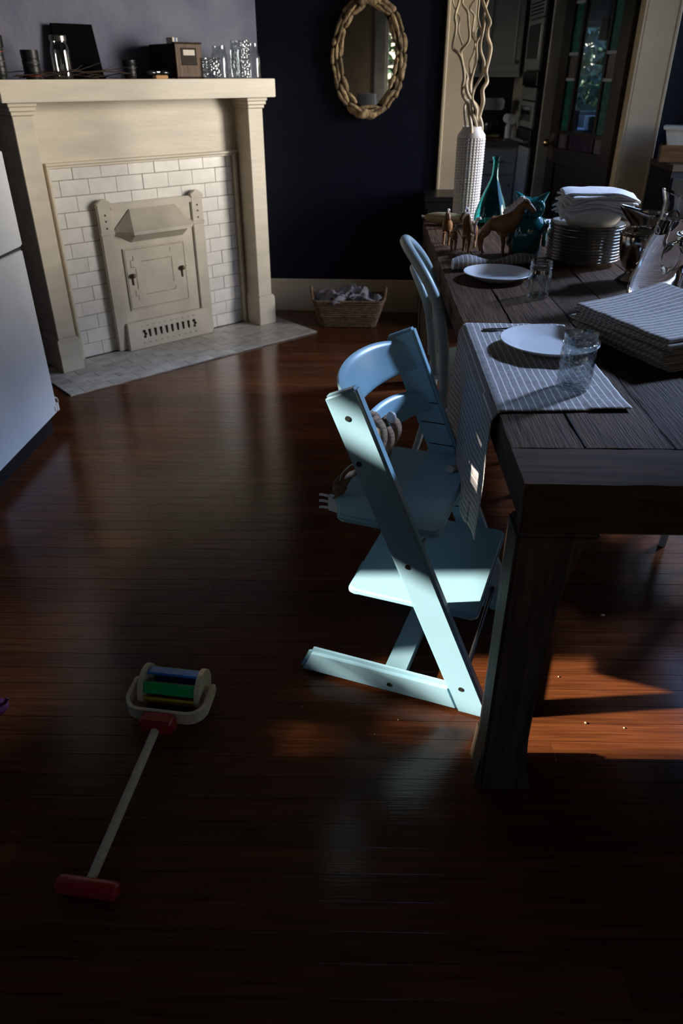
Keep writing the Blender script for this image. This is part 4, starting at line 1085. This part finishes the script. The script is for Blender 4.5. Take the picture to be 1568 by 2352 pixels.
outs = [0, .015, .03, .08, .15, .25, .35, .45, .55, .65, .72, .78, .84, .90, .95, 1.0]
for z in outs: lv.append(pring(z, 0 if z > 0 else .004, sstep((z-.80)/.2)))
ins = [1.0, .95, .90, .84, .785]
for z in ins: lv.append(pring(z, .0032, sstep((z-.80)/.2)))
for l in lv: v += l
for i in range(len(lv)-1):
    for j in range(48): f.append((i*48+j, i*48+(j+1) % 48, (i+1)*48+(j+1) % 48, (i+1)*48+j))
f.append(tuple(reversed(range(48)))); f.append(tuple((len(lv)-1)*48+j for j in range(48)))
mb.add(v, f)
body = mb.build('glass_body', 'water', pt, 0)
cut = MB()
hole = []
def hsec(t):  # trumpet shaped tunnel
    y = lerp(-.075, .075, t); k = 1+.30*abs(2*t-1)**3
    return [Vector((.030+.0215*k*math.cos(a), y, .122+.038*k*math.sin(a)+.006*math.cos(a))) for a in [2*math.pi*j/32 for j in range(32)]]
hv = []; hf = []
for i in range(17): hv += hsec(i/16)
for i in range(16):
    for j in range(32): hf.append((i*32+j, i*32+(j+1) % 32, (i+1)*32+(j+1) % 32, (i+1)*32+j))
hf.append(tuple(reversed(range(32)))); hf.append(tuple(16*32+j for j in range(32)))
cut.add(hv, hf); co = cut.build('cutter_tmp', 'water', pt, 0)
md = body.modifiers.new('hole', 'BOOLEAN'); md.object = co; md.operation = 'DIFFERENCE'; md.solver = 'EXACT'
dg = bpy.context.evaluated_depsgraph_get(); dg.update()
me2 = bpy.data.meshes.new_from_object(body.evaluated_get(dg))
body.modifiers.clear(); body.data = me2; bpy.data.objects.remove(co)
me2.polygons.foreach_set('use_smooth', [True]*len(me2.polygons)); me2.set_sharp_from_angle(angle=R(50))

# owl
ow = thing('ceramic_owl', 'glossy dark teal ceramic owl with pointed ear tufts', 'owl figurine', (.690, 2.828, TT), R(-12))
MB().lathe([(.001, 0), (.050, 0), (.056, .004), (.060, .03), (.066, .075), (.064, .105), (.052, .130), (.034, .144), (.03, .15)], 40, sy=.9).build('body', 'tealglaze', ow, 60)
hdm = MB()
def owl_head(a, b):
    th_ = 2*math.pi*a; ph = math.pi*(b-.5)
    x, yy, z = math.cos(ph)*math.cos(th_), math.cos(ph)*math.sin(th_), math.sin(ph)
    return Vector((.052*x, .042*yy, .038*z-.010*max(0, 1-abs(x)/.5)*max(0, z)+.170))
hdm.grid(56, 32, owl_head, closeu=True).build('head', 'tealglaze2', ow, 60)
for sd_ in (-1, 1):
    MB().tube(catmull([(sd_*.028, -.004, .186), (sd_*.039, -.007, .199), (sd_*.049, -.010, .210), (sd_*.060, -.013, .220)], 5), [.021, .0205, .020, .0192, .0182, .017, .0157, .0143, .013, .0115, .010, .0083, .0066, .005, .003, .001], 14, flat=.8).build('ear_tuft', 'tealglaze2', ow, 60)
for s in (-1, 1):
    em = Matrix.Rotation(R(s*22), 4, 'Z')
    ed = MB().ell((s*.027, -.034, .166), (.025, .009, .030), 24, 12, em).build('eye_disc', 'tealglaze2', ow); MB().ell((s*.029, -.043, .166), (.009, .006, .0095), 14, 8).build('pupil', 'tealglaze2', ed)
    MB().tube([(s*.029+.019*math.cos(a), -.041+.004*abs(math.cos(a)), .166+.022*math.sin(a)) for a in [2*math.pi*i/24 for i in range(24)]], .0018, 6, closed=True).build('eye_ring', 'tealglaze', ed)
    wg = MB().ell((s*.060, .004, .080), (.014, .036, .052), 18, 12, Matrix.Rotation(R(-s*8), 4, 'Y')).build('wing', 'tealglaze', ow)
    for r in range(4):
        for c in range(2): MB().ell((s*(.070-.002*r), -.018+c*.026+.004*r, .112-r*.021), (.006, .012, .012), 10, 6).build('feather', 'tealglaze', wg)
MB().lathe([(.001, -.012), (.007, .004), (.001, .012)], 10, (0, -.046, .152)).build('beak', 'tealglaze2', ow)
# teal bottle
bt = thing('teal_bottle', 'tall teerdrop teal glass bottle with flared lip beside the ribbed vase'.replace('teerdrop', 'teardrop'), 'bottle', (.668, 3.44, TT))
o_ = [(.001, .002), (.060, 0), (.070, .006), (.076, .022), (.075, .045), (.060, .095), (.040, .140), (.022, .180), (.0145, .205), (.0125, .235), (.0130, .262), (.0185, .276), (.020, .279)]
MB().lathe(o_+[(r-.003, z) for r, z in o_[3:]][::-1]+[(.055, .008), (.001, .008)], 48).build('glass_body', 'tealglass', bt, 50)
# ribbed ceramic vase
vs = thing('white_vase', 'tall white ceramic vase covered in woven looking beads, holding willow branches', 'vase', (.580, 3.620, TT))
NCOL, NROW = 26, 30
def vase_fn(a, b):
    h = .345*b; an = 2*math.pi*a
    cu = .5+.5*math.cos(an*NCOL); rz = .5+.5*math.cos(h/.345*NROW*2*math.pi)
    fade = 1 if b < .985 else 0
    bump = -.0068*((1-cu)**2)*((1-rz)**.6+.15)+.0022*rz*fade
    taper_ = lerp(.0585, .0615, min(1, b/.75))
    return Vector(((taper_+bump*fade)*math.cos(an), (taper_+bump*fade)*math.sin(an), h))
vb = MB().grid(NCOL*7, NROW*7, vase_fn, closeu=True); vb.f.append(tuple(reversed(range(NCOL*7))))
vb.build('beaded_body', 'vase', vs, 0)
MB().lathe([(.0610, .344), (.0612, .350), (.0445, .372), (.0425, .384), (.0395, .384), (.0395, .36), (.056, .34)], 40).build('neck', 'vase', vs, 50)
# willow branches (x offset, z) read as a flat spray, with depth added
def px2(zx, zy, Y):
    x, y = 1000+zx*.13605, zy*.13605
    t_ = R(31.3); d = Vector((x-784, math.cos(t_)*1655+math.sin(t_)*-(y-1176)*1.0, 0))
    fy = math.cos(t_)*1655-math.sin(t_)*(y-1176)*1.0
    fy = math.cos(t_)*1655+math.sin(t_)*(1176-y); fz = -math.sin(t_)*1655+math.cos(t_)*(1176-y)
    k = Y/fy; return Vector(((x-784)*k, Y, 1.366+fz*k))
BR_ = [
 [(600, 2150), (570, 1950), (540, 1750), (460, 1600), (455, 1450), (480, 1330), (470, 1170), (430, 1000), (375, 900), (300, 830), (292, 760), (330, 560), (345, 420), (325, 320), (345, 200), (392, 40), (400, -150), (350, -350)],
 [(780, 2160), (735, 1950), (700, 1800), (600, 1680), (530, 1550), (512, 1400), (530, 1310), (470, 1150), (440, 980), (435, 850), (540, 720), (572, 600), (555, 400), (540, 210), (465, 90), (455, 0), (500, -200), (470, -400)],
 [(720, 2150), (690, 1980), (690, 1850), (620, 1680), (640, 1540), (700, 1420), (795, 1250), (820, 1050), (765, 860), (765, 700), (795, 560), (822, 400), (815, 250), (868, 60), (885, -40), (850, -250), (900, -450)],
 [(740, 1950), (800, 1720), (792, 1520), (868, 1380), (852, 1200), (900, 1000), (932, 800), (882, 620), (882, 480), (922, 380), (870, 230), (812, 60), (790, -60), (840, -260), (800, -420)],
 [(690, 2150), (625, 1900), (600, 1650), (585, 1430), (640, 1200), (692, 1000), (690, 800), (705, 690), (782, 560), (742, 430), (712, 250), (735, 0), (700, -200), (730, -380)],
 [(510, 2150), (488, 1900), (500, 1770), (590, 1560), (585, 1300), (575, 1050), (640, 900), (662, 700), (615, 590), (640, 380), (650, 260), (578, 150), (620, 50), (672, -20), (640, -220), (600, -400)],
]
wl = ['leftmost willow branch, elbowing out low over the door casing', 'peeled willow branch with a wide kink over the casing, second from the left', 'slender peeled willow branch curving right of centre in the vase', 'rightmost thick peeled willow branch, standing against the dark kitchen', 'straightest peeled willow branch in the middle of the vase', 'thin peeled willow branch twisting left of the centre in the vase']
for i, b in enumerate(BR_):
    Y0 = 3.60+.012*(i-2.5)
    P = [px2(x, y, Y0+.03*math.sin(k*.9+i)) for k, (x, y) in enumerate(b)]
    base = Vector((.580+(.02*math.cos(i*1.05)), 3.620+.02*math.sin(i*1.05), .95))
    P = [base, Vector((lerp(base.x, P[0].x, .7), lerp(base.y, P[0].y, .7), 1.10))]+P
    C = catmull(P, 7); n = len(C)
    w = thing('willow_branch', wl[i], 'branch', tuple(base), 0, 'willow branches in the white vase')
    th_ = (.0085, .0082, .0072, .0095, .0066, .0060)[i]
    mb = MB(); mb.tube([c-base for c in C], [th_*(1-.45*k/n) for k in range(n)], 8); mb.build('stem', 'willow', w, 60)
    if i == 1:
        T = catmull([px2(x, y, Y0)-base for x, y in ((455, 760), (385, 520), (405, 310), (345, 180), (290, 30), (300, -120))], 6)
        MB().tube(T, [.0045*(1-.4*k/len(T)) for k in range(len(T))], 7).build('side_twig', 'willow', w, 60)
    if i == 4:
        T = catmull([px2(x, y, Y0)-base for x, y in ((690, 690), (655, 590), (680, 520), (715, 460))], 6)
        MB().tube(T, [.004*(1-.5*k/len(T)) for k in range(len(T))], 7).build('side_twig', 'willow', w, 60)
# striped squash
sq = thing('delicata_squash', 'pale striped squash lying at the far left corner of the table', 'squash', (.462, 3.455, TT+.0268), R(-22))
sb_ = MB(); 
def sqf(a, b):
    s = (b-.5)*.19; q = math.sin(math.pi*b)**.42*.0265; an = 2*math.pi*a; q *= 1-.045*abs(math.sin(an*5)); return Vector((s, q*math.cos(an), q*math.sin(an)))
sb_.grid(40, 24, sqf, closeu=True); sb_.build('flesh', 'squash', sq, 60); MB().tube([(-.093, 0, 0), (-.106, .003, .004)], [.007, .005], 8).build('stem', 'willow', sq)

# ---- toy horses
def horse(name, label, loc, rz, S, head_turn=0, up=1.0, foal=False):
    h = thing(name, label, 'toy horse', loc, rz, 'toy horses on the table')
    # side view, head toward +x, height about 1 to the poll
    Lg = 1.12 if foal else 1.0
    bz = .56*Lg
    V = [(-.30, 0, bz+.06), (-.16, 0, bz+.03), (.05, 0, bz), (.24, 0, bz+.05),             # trunk 0..3
         (.36, 0, bz+.20), (.42, 0, bz+.34), (.45, 0, bz+.43),                                # neck 4..6
         (.54, head_turn*.08, bz+.42), (.66, head_turn*.20, bz+.33), (.71, head_turn*.25, bz+.28)]  # head 7..9
    rd = [.155, .165, .165, .165, .130, .105, .088, .080, .058, .050]
    E = [(i, i+1) for i in range(9)]
    def add(p, r, par): V.append(p); rd.append(r); E.append((par, len(V)-1)); return len(V)-1
    for s in (-1, 1):
        fx = .20+.05*s
        a = add((fx, s*.075, bz-.10), .092, 3); a = add((fx+.02*s, s*.08, .34*Lg), .056, a); a = add((fx+.01, s*.08, .28*Lg), .050, a); a = add((fx+.01, s*.08, .09), .036, a); a = add((fx+.03, s*.08, .035), .042, a); add((fx+.04, s*.08, .006), .046, a)
        hx = -.28-.06*s
        a = add((hx+.02, s*.085, bz-.10), .115, 0); a = add((hx+.03, s*.09, .42*Lg), .075, a); a = add((hx-.08, s*.09, .31*Lg), .052, a); a = add((hx-.06, s*.09, .10), .037, a); a = add((hx-.03, s*.09, .035), .042, a); add((hx-.02, s*.09, .006), .046, a)
    me = bpy.data.meshes.new('body'); me.from_pydata([Vector(v)*S for v in V], E, [])
    o = bpy.data.objects.new('body', me); COL.objects.link(o); me.materials.append(M['horse'])
    sk = o.modifiers.new('skin', 'SKIN')
    for i, d in enumerate(me.skin_vertices[0].data): d.radius = (rd[i]*S*.92, rd[i]*S*.92)
    me.skin_vertices[0].data[2].use_root = True
    ss = o.modifiers.new('sub', 'SUBSURF'); ss.levels = 2; ss.render_levels = 2
    dg = bpy.context.evaluated_depsgraph_get(); dg.update()
    m2 = bpy.data.meshes.new_from_object(o.evaluated_get(dg)); bpy.data.objects.remove(o)
    m2.polygons.foreach_set('use_smooth', [True]*len(m2.polygons))
    b = link('body', m2, 'horse', h)
    for s in (-1, 1):
        MB().lathe([(.020*S, 0), (.024*S, .03*S), (.001, .095*S)], 8, (.475*S, s*.035*S+head_turn*.03*S, (bz+.455)*S)).build('ear', 'horse', h)
        MB().ell((.565*S, (s*.052+head_turn*.10)*S, (bz+.425)*S), (.012*S, .008*S, .012*S), 8, 6).build('eye', 'black', h)
    # mane: ridge of tufts down the neck
    mm = MB(); random.seed(int(S*1e4))
    for k in range(26):
        t = k/25; x = lerp(.50, .16, t**.9); z = bz+lerp(.485, .19, t)
        p = Vector((x-.05, head_turn*.05*(1-t), z+.035))*S
        q = p+Vector((-.055+random.uniform(-.03, .02), random.uniform(-.05, .05), .025+random.uniform(-.02, .02)))*S
        mm.tube([p+Vector((.02*S, 0, -.03*S)), (p+q)/2+Vector((0, 0, .01*S)), q], [.045*S, .040*S, .008*S], 6)
    for k in range(6): 
        p = Vector((.50, head_turn*.05, bz+.50))*S; q = Vector((.50+.02*k, head_turn*.08+random.uniform(-.02, .02), bz+.515-.012*k))*S
        mm.tube([p, (p+q)/2+Vector((0, 0, .02*S)), q], [.018*S, .016*S, .004*S], 6)
    mm.build('mane', 'mane', h, 60)
    MB().tube(catmull([Vector(p)*S for p in ((-.39, 0, bz+.10), (-.47, 0, bz+.06), (-.50, 0, bz-.12), (-.48, .01, bz-.28))], 5), [.03*S]*10+[.028*S]*4+[.02*S, .008*S], 8).build('tail', 'mane', h, 60)
    for s in (-1, 1): MB().lathe([(.030*S, .06*S), (.032*S, .12*S), (.026*S, .20*S)], 10, ((-.28-.06*s-.055)*S, s*.09*S, 0)).build('sock', 'sock', h)
    return h
horse('toy_horse', 'largest palomino toy horse with white mane, facing the teal owl', (.583, 2.835, TT), R(-30), .185, .0)
horse('toy_horse', 'middle sized palomino toy horse looking toward the chair side', (.487, 2.905, TT), R(-112), .145, -.4)
horse('toy_horse', 'palomino toy horse with white blaze, leftmost of the toy horses', (.418, 3.02, TT), R(-100), .125, .3)
horse('toy_foal', 'smallest toy foal standing in front of the leftmost toy horse', (.428, 2.885, TT), R(-95), .088, .2, foal=True)

# ================================================================= MANTEL OBJECTS
MZ = 1.3450
def fl_(u, d, z=MZ):
    c, s = math.cos(FR), math.sin(FR); return (FO.x+u*c-d*s, FO.y+u*s+d*c, z)
def lens(name, label, u, d, r, h, rings, red=None, hood=False):
    l = thing(name, label, 'camera lens', fl_(u, d), FR, 'camera lenses on the mantel')
    pr = [(.001, 0), (r*.85, 0), (r*.9, h*.12), (r, h*.16)]
    for k in range(rings):
        z = h*(.2+.7*k/rings); pr += [(r, z), (r*.95, z+.002), (r*.95, z+.004), (r, z+.006)]
    pr += [(r*1.02, h*.93), (r*1.02, h), (r*.9, h), (r*.86, h*.97), (.001, h*.97)]
    MB().lathe(pr, 32).build('barrel', 'rubber', l)
    if red: MB().lathe([(r*1.01, 0), (r*1.015, .0025), (r*1.0, .003)], 32, (0, 0, red*h)).build('red_ring', 'redline', l)
    MB().lathe([(r*1.012, h*.55), (r*1.018, h*.56), (r*1.018, h*.58), (r*1.012, h*.59)], 32).build('grip_ring', 'gasket', l)
    if hood: MB().lathe([(r*1.0, h*.99), (r*1.2, h*1.0), (r*1.22, h*1.35), (r*1.1, h*1.36), (r*1.0, h*1.02)], 32).build('lens_hood', 'black', l)
    return l
lens('camera_lens', 'tall black camera lens with hood, cut off at the left edge of the mantel', .010, .03, .032, .12, 4, .85, True)
lens('camera_lens', 'black camera lens with red ring standing left of the lidded jar', .160, .04, .037, .112, 3, .1)
lens('camera_lens', 'small black lens left of the wooden box', .622, .01, .030, .078, 3)
mj = thing('lidded_jar', 'large empty glass jar with metal screw lid on the mantel', 'jar', fl_(.298, .03), FR)
o_ = [(.001, 0), (.036, 0), (.041, .005), (.042, .015), (.042, .108), (.039, .125), (.034, .138), (.034, .150)]
MB().lathe(o_+[(r-.0025, z) for r, z in o_[2:]][::-1]+[(.001, .008)], 40).build('glass_body', 'glass', mj, 50)
MB().lathe([(.001, .170), (.034, .170), (.037, .166), (.037, .148), (.035, .147), (.035, .160), (.001, .162)], 40).build('lid', 'lid', mj)
bp_ = thing('leaning_slate', 'black rectangular slate leaning on the chimney wall behind the lidded jar', 'slate', fl_(.462, .175), FR)
MB().prism([(-.105, .0), (.105, .0), (.102, .225), (-.102, .225)], lambda a, b: (a, b*.24, b), lambda a, b: (a, b*.24+.012, b), .001).build('board', 'blackmat', bp_); MB().prism([(-.11, 0), (.11, 0), (.11, .012), (-.11, .012)], lambda a, b: (a, -.004, b), lambda a, b: (a, .0, b)).build('lower_lip', 'blackmat', bp_)
# dry twigs
random.seed(9)
tg = thing('dry_twigs', 'bundle of dry brown twigs lying along the mantel around the jar', 'twigs', fl_(.36, .0, MZ), FR)
for k in range(22):
    x0 = random.uniform(-.30, .12); L = random.uniform(.10, .28); yy = random.uniform(-.04, .10); z0 = random.uniform(.004, .03)
    dz = random.choice((0, .0, .03, .05))
    P = [(x0, yy, z0), (x0+L*.35, yy+random.uniform(-.02, .02), z0+random.uniform(0, .012)), (x0+L*.7, yy+random.uniform(-.03, .03), z0+dz*.4), (x0+L, yy+random.uniform(-.03, .03), max(.004, z0+dz-.008))]
    MB().tube(catmull(P, 4), [.0022]*6+[.0018]*4+[.0012]*3, 5).build('twig', 'twig', tg)
# wooden box with label
wx = thing('wooden_box', 'dark wooden file box with grained front and paper label on the mantel', 'box', fl_(.945, .0), FR)
MB().box(-.080, .080, .0, .245, .004, .150, .003).build('body', 'boxdark', wx); MB().box(-.076, .076, -.008, -.0005, .006, .150, .003).build('front_board', 'boxwood', wx)
for r in ((-.080, .080, .150, .156), (-.080, .080, .0, .006)): MB().box(r[0], r[1], -.010, .01, r[2], r[3], .001).build('edge_trim', 'boxdark', wx)
pt_ = MB().box(-.045, .045, -.0105, -.008, .058, .132, .002).build('label_plate', 'boxdark', wx); MB().box(-.033, .033, -.0120, -.0103, .100, .124, .002).build('paper_label', 'label', pt_)
for i, (x, dd, ww, m, lab) in enumerate(((-.062, .02, .012, 'label', 'cream card tucked in the wooden box'), (-.045, .04, .018, 'cardblue', 'blue card tucked in the wooden box'), (-.024, .06, .016, 'cardwhite', 'white card with red print tucked in the wooden box'))):
    o = MB().box(-ww/2, ww/2, 0, .06, 0, .025+.0).build('card', m); o.location = fl_(.945+x, dd, MZ+.1505); o.rotation_euler = (0, 0, FR); tag(o, lab, 'card', 'cards in the wooden box')
sg = thing('sunglasses', 'folded dark sunglasses on the matchbox beside the wooden box', 'sunglasses', fl_(.765, -.005, MZ+.016), FR)
for s in (-1, 1): MB().ell((s*.034, 0, .010), (.030, .008, .010), 16, 8).build('lens', 'dglass', sg); MB().tube([(s*.06, .004, .012), (s*.03, .03, .008), (-s*.03, .034, .006)], .0028, 6).build('temple_arm', 'chrome', sg)
MB().tube([(-.008, 0, .013), (.008, 0, .013)], .003, 6).build('bridge', 'chrome', sg)
mbx = thing('matchbox', 'small tan matchbox under the sunglasses on the mantel', 'matchbox', fl_(.77, -.012), FR)
MB().box(-.033, .033, -.018, .018, 0, .0155, .001).build('sleeve', 'card', mbx); MB().box(-.0335, .0335, -.0165, .0165, .002, .0135).build('tray', 'label', mbx)
def tumbler(name, label, u, d, r, h, m='jarglass', cat='glass', prof=None, group='glassware on the mantel'):
    t = thing(name, label, cat, fl_(u, d), FR, group)
    o = prof or [(.001, 0), (r*.9, 0), (r, .006), (r, h*.3), (r*.97, h*.35), (r, h*.4), (r, h*.7), (r*.97, h*.75), (r, h)]
    P_ = o+[(max(.001, a-.003), z) for a, z in o[2:]][::-1]+[(.001, .010)]
    mb = MB().lathe(P_, 48)
    if m == 'jarglass':
        no = len(o)
        for q in range(2*48, no*48):
            j = q % 48; k = 1.0 if j % 3 else .93; mb.v[q] = Vector((mb.v[q].x*k, mb.v[q].y*k, mb.v[q].z))
    mb.build('glass_body', m, t, 25 if m == 'jarglass' else 50)
    return t
tumbler('cut_glass_tumbler', 'short cut glass tumbler beside the wooden box', 1.068, -.005, .052, .092)
tumbler('glass_jar', 'plain glass jar behind the tall vase on the mantel', 1.150, .03, .038, .145, 'glass', 'jar', [(.001, 0), (.036, 0), (.042, .006), (.042, .105), (.034, .122), (.034, .145)])
tumbler('cut_glass_vase', 'tall cut glass vase, tallest of the mantel glassware', 1.248, -.02, .050, .170, 'jarglass', 'vase', [(.001, 0), (.040, 0), (.046, .006), (.052, .06), (.049, .11), (.050, .170)])
tumbler('glass_bottle', 'clear glass bottle at the right end of the mantel', 1.338, -.01, .034, .158, 'glass', 'bottle', [(.001, 0), (.030, 0), (.036, .006), (.036, .095), (.030, .112), (.022, .120), (.022, .158)])
tumbler('glass_jar', 'small glass jar tucked behind the right hand bottle on the mantel', 1.30, .11, .036, .13, 'glass', 'jar')

# ================================================================= ROLLER PUSH TOY
RO = Vector((-.418, 1.318, 0)); fdir = Vector((-.072, -.492, 0)).normalized(); RZ = math.atan2(fdir.y, fdir.x)+math.pi/2  # local -y is the handle direction
ry = thing('push_toy', 'wooden roller push toy with coloured slats and red handle, lying on the floor', 'toy', RO, RZ)
AX = .0525
for s in (-1, 1):
    MB().tube([(s*.066, 0, AX), (s*.078, 0, AX)], .051, 40).build('wheel', 'palewood', ry)
MB().tube([(-.104, 0, AX), (.104, 0, AX)], .0075, 14).build('axle', 'palewood', ry)
for k, (m, a) in enumerate((('blue', 78), ('green', 147), ('yellow', 205), ('red', 275), ('blue', 335), ('green', 20))):
    mx = Matrix.Translation((0, 0, AX)) @ Matrix.Rotation(R(a-90), 4, 'X')
    MB().box(-.0655, .0655, -.0145, .0145, .036, .043, .002, mx=Matrix.Translation((0, 0, AX)) @ Matrix.Rotation(R(90-a)*-1, 4, 'X')).build('slat', m, ry)
# bent yoke band
ypts = []
for i in range(8): ypts.append((.098, .012-.062*i/8))
for i in range(13): a = R(0-90*i/12); ypts.append((.098-.042+.042*math.cos(a), -.050+.042*math.sin(a)))
ypts += [(-x, y_) for x, y_ in ypts[::-1]]
mb = MB(); v = []; f = []
n = len(ypts)
for i, (x, yy) in enumerate(ypts):
    p0 = Vector(ypts[max(0, i-1)]); p1 = Vector(ypts[min(n-1, i+1)]); tn = (p1-p0).normalized(); nn = Vector((-tn.y, tn.x))*.0045
    zc = AX-.006*(-yy/.09); e_ = .0165
    if i in (0, n-1): e_ = .009
    if i in (1, n-2): e_ = .014
    for q in ((1, -1), (1, 1), (-1, 1), (-1, -1)): v.append((x+nn.x*q[0], yy+nn.y*q[0], zc+e_*q[1]))
for i in range(n-1):
    for j in range(4): f.append((i*4+j, i*4+(j+1) % 4, (i+1)*4+(j+1) % 4, (i+1)*4+j))
f += [(0, 1, 2, 3), tuple((n-1)*4+j for j in range(4))]
mb.add(v, f); mb.build('bent_yoke', 'palewood', ry, 40)
MB().box(-.042, .042, -.140, -.097, AX-.024, AX+.018, .009, 3).build('red_block', 'red', ry)
MB().tube([(0, -.13, AX-.006), (0, -.505, .020)], .0100, 16).build('stick', 'palewood', ry)
MB().lathe([(.001, -.062), (.012, -.062), (.0165, -.058), (.0178, -.05), (.0178, .05), (.0165, .058), (.012, .062), (.001, .062)], 24, mx=Matrix.Translation((0, -.508, .0185)) @ Matrix.Rotation(R(90), 4, 'Y')).build('handle_bar', 'red', ry)

# magenta cloth toy at left edge
pk = thing('felt_toy', 'dark magenta felt toy with a loop tab, cut off by the left edge', 'toy', (-.900, 1.262, 0), 0)
def pkf(a, b):
    an = 2*math.pi*a; r = .052*math.sin(math.pi*min(.999, max(.001, b)))**.6*(1+.12*math.sin(3*an+1)+.08*math.sin(5*an)); return Vector((r*1.3*math.cos(an), r*math.sin(an), .058*b+.004*math.sin(4*an)))
MB().grid(32, 16, pkf, closeu=True).build('body', 'pink', pk, 60); MB().box(-.004, .004, -.002, .002, 0, .035, .001, mx=Matrix.Translation((.062, .01, .03)) @ Matrix.Rotation(R(35), 4, 'Y')).build('tab', 'pink', pk); MB().tube(catmull([(.02, -.02, .056), (.045, -.01, .052), (.062, .0, .042)], 5), .0018, 6).build('gold_piping', 'yellow', pk)

# crumbs
random.seed(4)
for (x, yy, s, lab) in ((.770, 1.655, .011, 'yellow chip of food on the floor under the table'), (.60, 1.245, .006, 'largest pale crumb on the sunlit floor right of the table leg'), (.50, 1.42, .005, 'pale crumb in the far left corner of the sunlit patch'), (.575, 1.405, .004, 'tiny crumb in the middle of the upper sunlit patch'),
                      (.14, 1.255, .0035, 'white crumb on the floor in front of the high chair foot'), (.69, 1.23, .004, 'small crumb farthest right on the sunlit floor'), (.35, 1.31, .006, 'brown crumb between the high chair and the table leg'), (-.33, 2.04, .003, 'lone speck on the open floor beyond the push toy'),
                      (.08, 1.21, .003, 'faint speck nearest the camera before the high chair'), (-.10, 1.30, .003, 'faint speck left of the high chair foot')):
    bm = bmesh.new(); bmesh.ops.create_icosphere(bm, subdivisions=1, radius=s*.6)
    for v_ in bm.verts: v_.co = Vector((v_.co.x*random.uniform(.7, 1.2), v_.co.y*random.uniform(.7, 1.2), max(-.3*s, v_.co.z*.6)))
    mb = MB(); mb.frombm(bm); o = mb.build('crumb', 'crumb', None, 0); o.location = (x, yy, .3*s+.0005)
    tag(o, lab, 'crumb', 'floor crumbs')

# ================================================================= BEHIND THE CAMERA (seen in the mirror)
ta = thing('small_table', 'small dark table carrying the white shaded lamp, reflected in the mirror', 'table', (-.36, -1.42, 0))
MB().box(-.25, .25, -.2, .2, .68, .71, .004).build('top', 'doorwood', ta)
for sx in (-1, 1):
    for sy in (-1, 1): MB().box(sx*.22-.02, sx*.22+.02, sy*.17-.02, sy*.17+.02, 0, .68).build('leg', 'doorwood', ta)
lm = thing('table_lamp', 'lamp with white drum shade, reflected low in the oval mirror', 'lamp', (-.36, -1.40, .711))
MB().lathe([(.001, 0), (.07, 0), (.07, .015), (.02, .03), (.04, .10), (.015, .18), (.012, .26)], 24).build('base', 'china', lm)
MB().lathe([(.145, .20), (.125, .43)], 36).build('shade', 'shade', lm, 35, .004)

# ================================================================= GARDEN OUTSIDE THE WINDOWS
def shrub(name, label, c, r, n, leaf, seed, squash=(1, 1, 1)):
    random.seed(seed); sh = thing(name, label, 'shrub', (c[0], c[1], 0), 0, 'shrubs outside the windows')
    mb = MB()
    for k in range(n):
        v = Vector((random.gauss(0, 1), random.gauss(0, 1), random.gauss(0, 1))).normalized()*random.uniform(.25, 1)**.5
        p = Vector((v.x*r*squash[0], v.y*r*squash[1], c[2]+v.z*r*squash[2]))
        a = Vector((random.gauss(0, 1), random.gauss(0, 1), random.gauss(0, 1))).normalized(); b = a.orthogonal().normalized()
        l = leaf*random.uniform(.6, 1.2)
        mb.add([p-a*l, p-b*l*.4, p+a*l, p+b*l*.4], [(0, 1, 2, 3)])
    o = mb.build('foliage', 'leaf', sh, 0); o['kind'] = 'stuff'
    MB().tube([(0, 0, 0), (.02, .01, c[2]*.6), (0, 0, c[2])], [.03, .025, .012], 8).build('stem', 'twig', sh)
shrub('garden_shrub', 'leafy shrub outside the narrow left window', (-2.75, 1.25, 1.02), .42, 900, .045, 1, (.5, 1.2, .62))
shrub('garden_shrub', 'green shrub outside the far nook window', (2.4, 9.4, 1.5), 1.1, 2600, .10, 2, (1.6, .5, 1.0))
shrub('garden_shrub', 'green shrub added outside the rear window to dim it', (.1, -4.2, 1.6), 1.2, 2200, .10, 3, (1.2, .5, 1.1))  # added to dim the sky in the rear window
struct(MB().box(-14, 14, -14, 16, -.32, -.20).build('ground', 'leaf', None, 0))

struct(MB().box(-2.5, -.76, 4.95, 6.6, 1.84, 1.90).build('added_sun_blocker', 'windowpaint', None, 0))  # unseen slab, added to keep the sun out of the kitchen window
shrub('garden_shrub', 'dense dark hedge outside the far nook window, behind the shrub', (2.4, 11.2, 1.3), 1.5, 5200, .13, 5, (1.6, .35, 1.0))
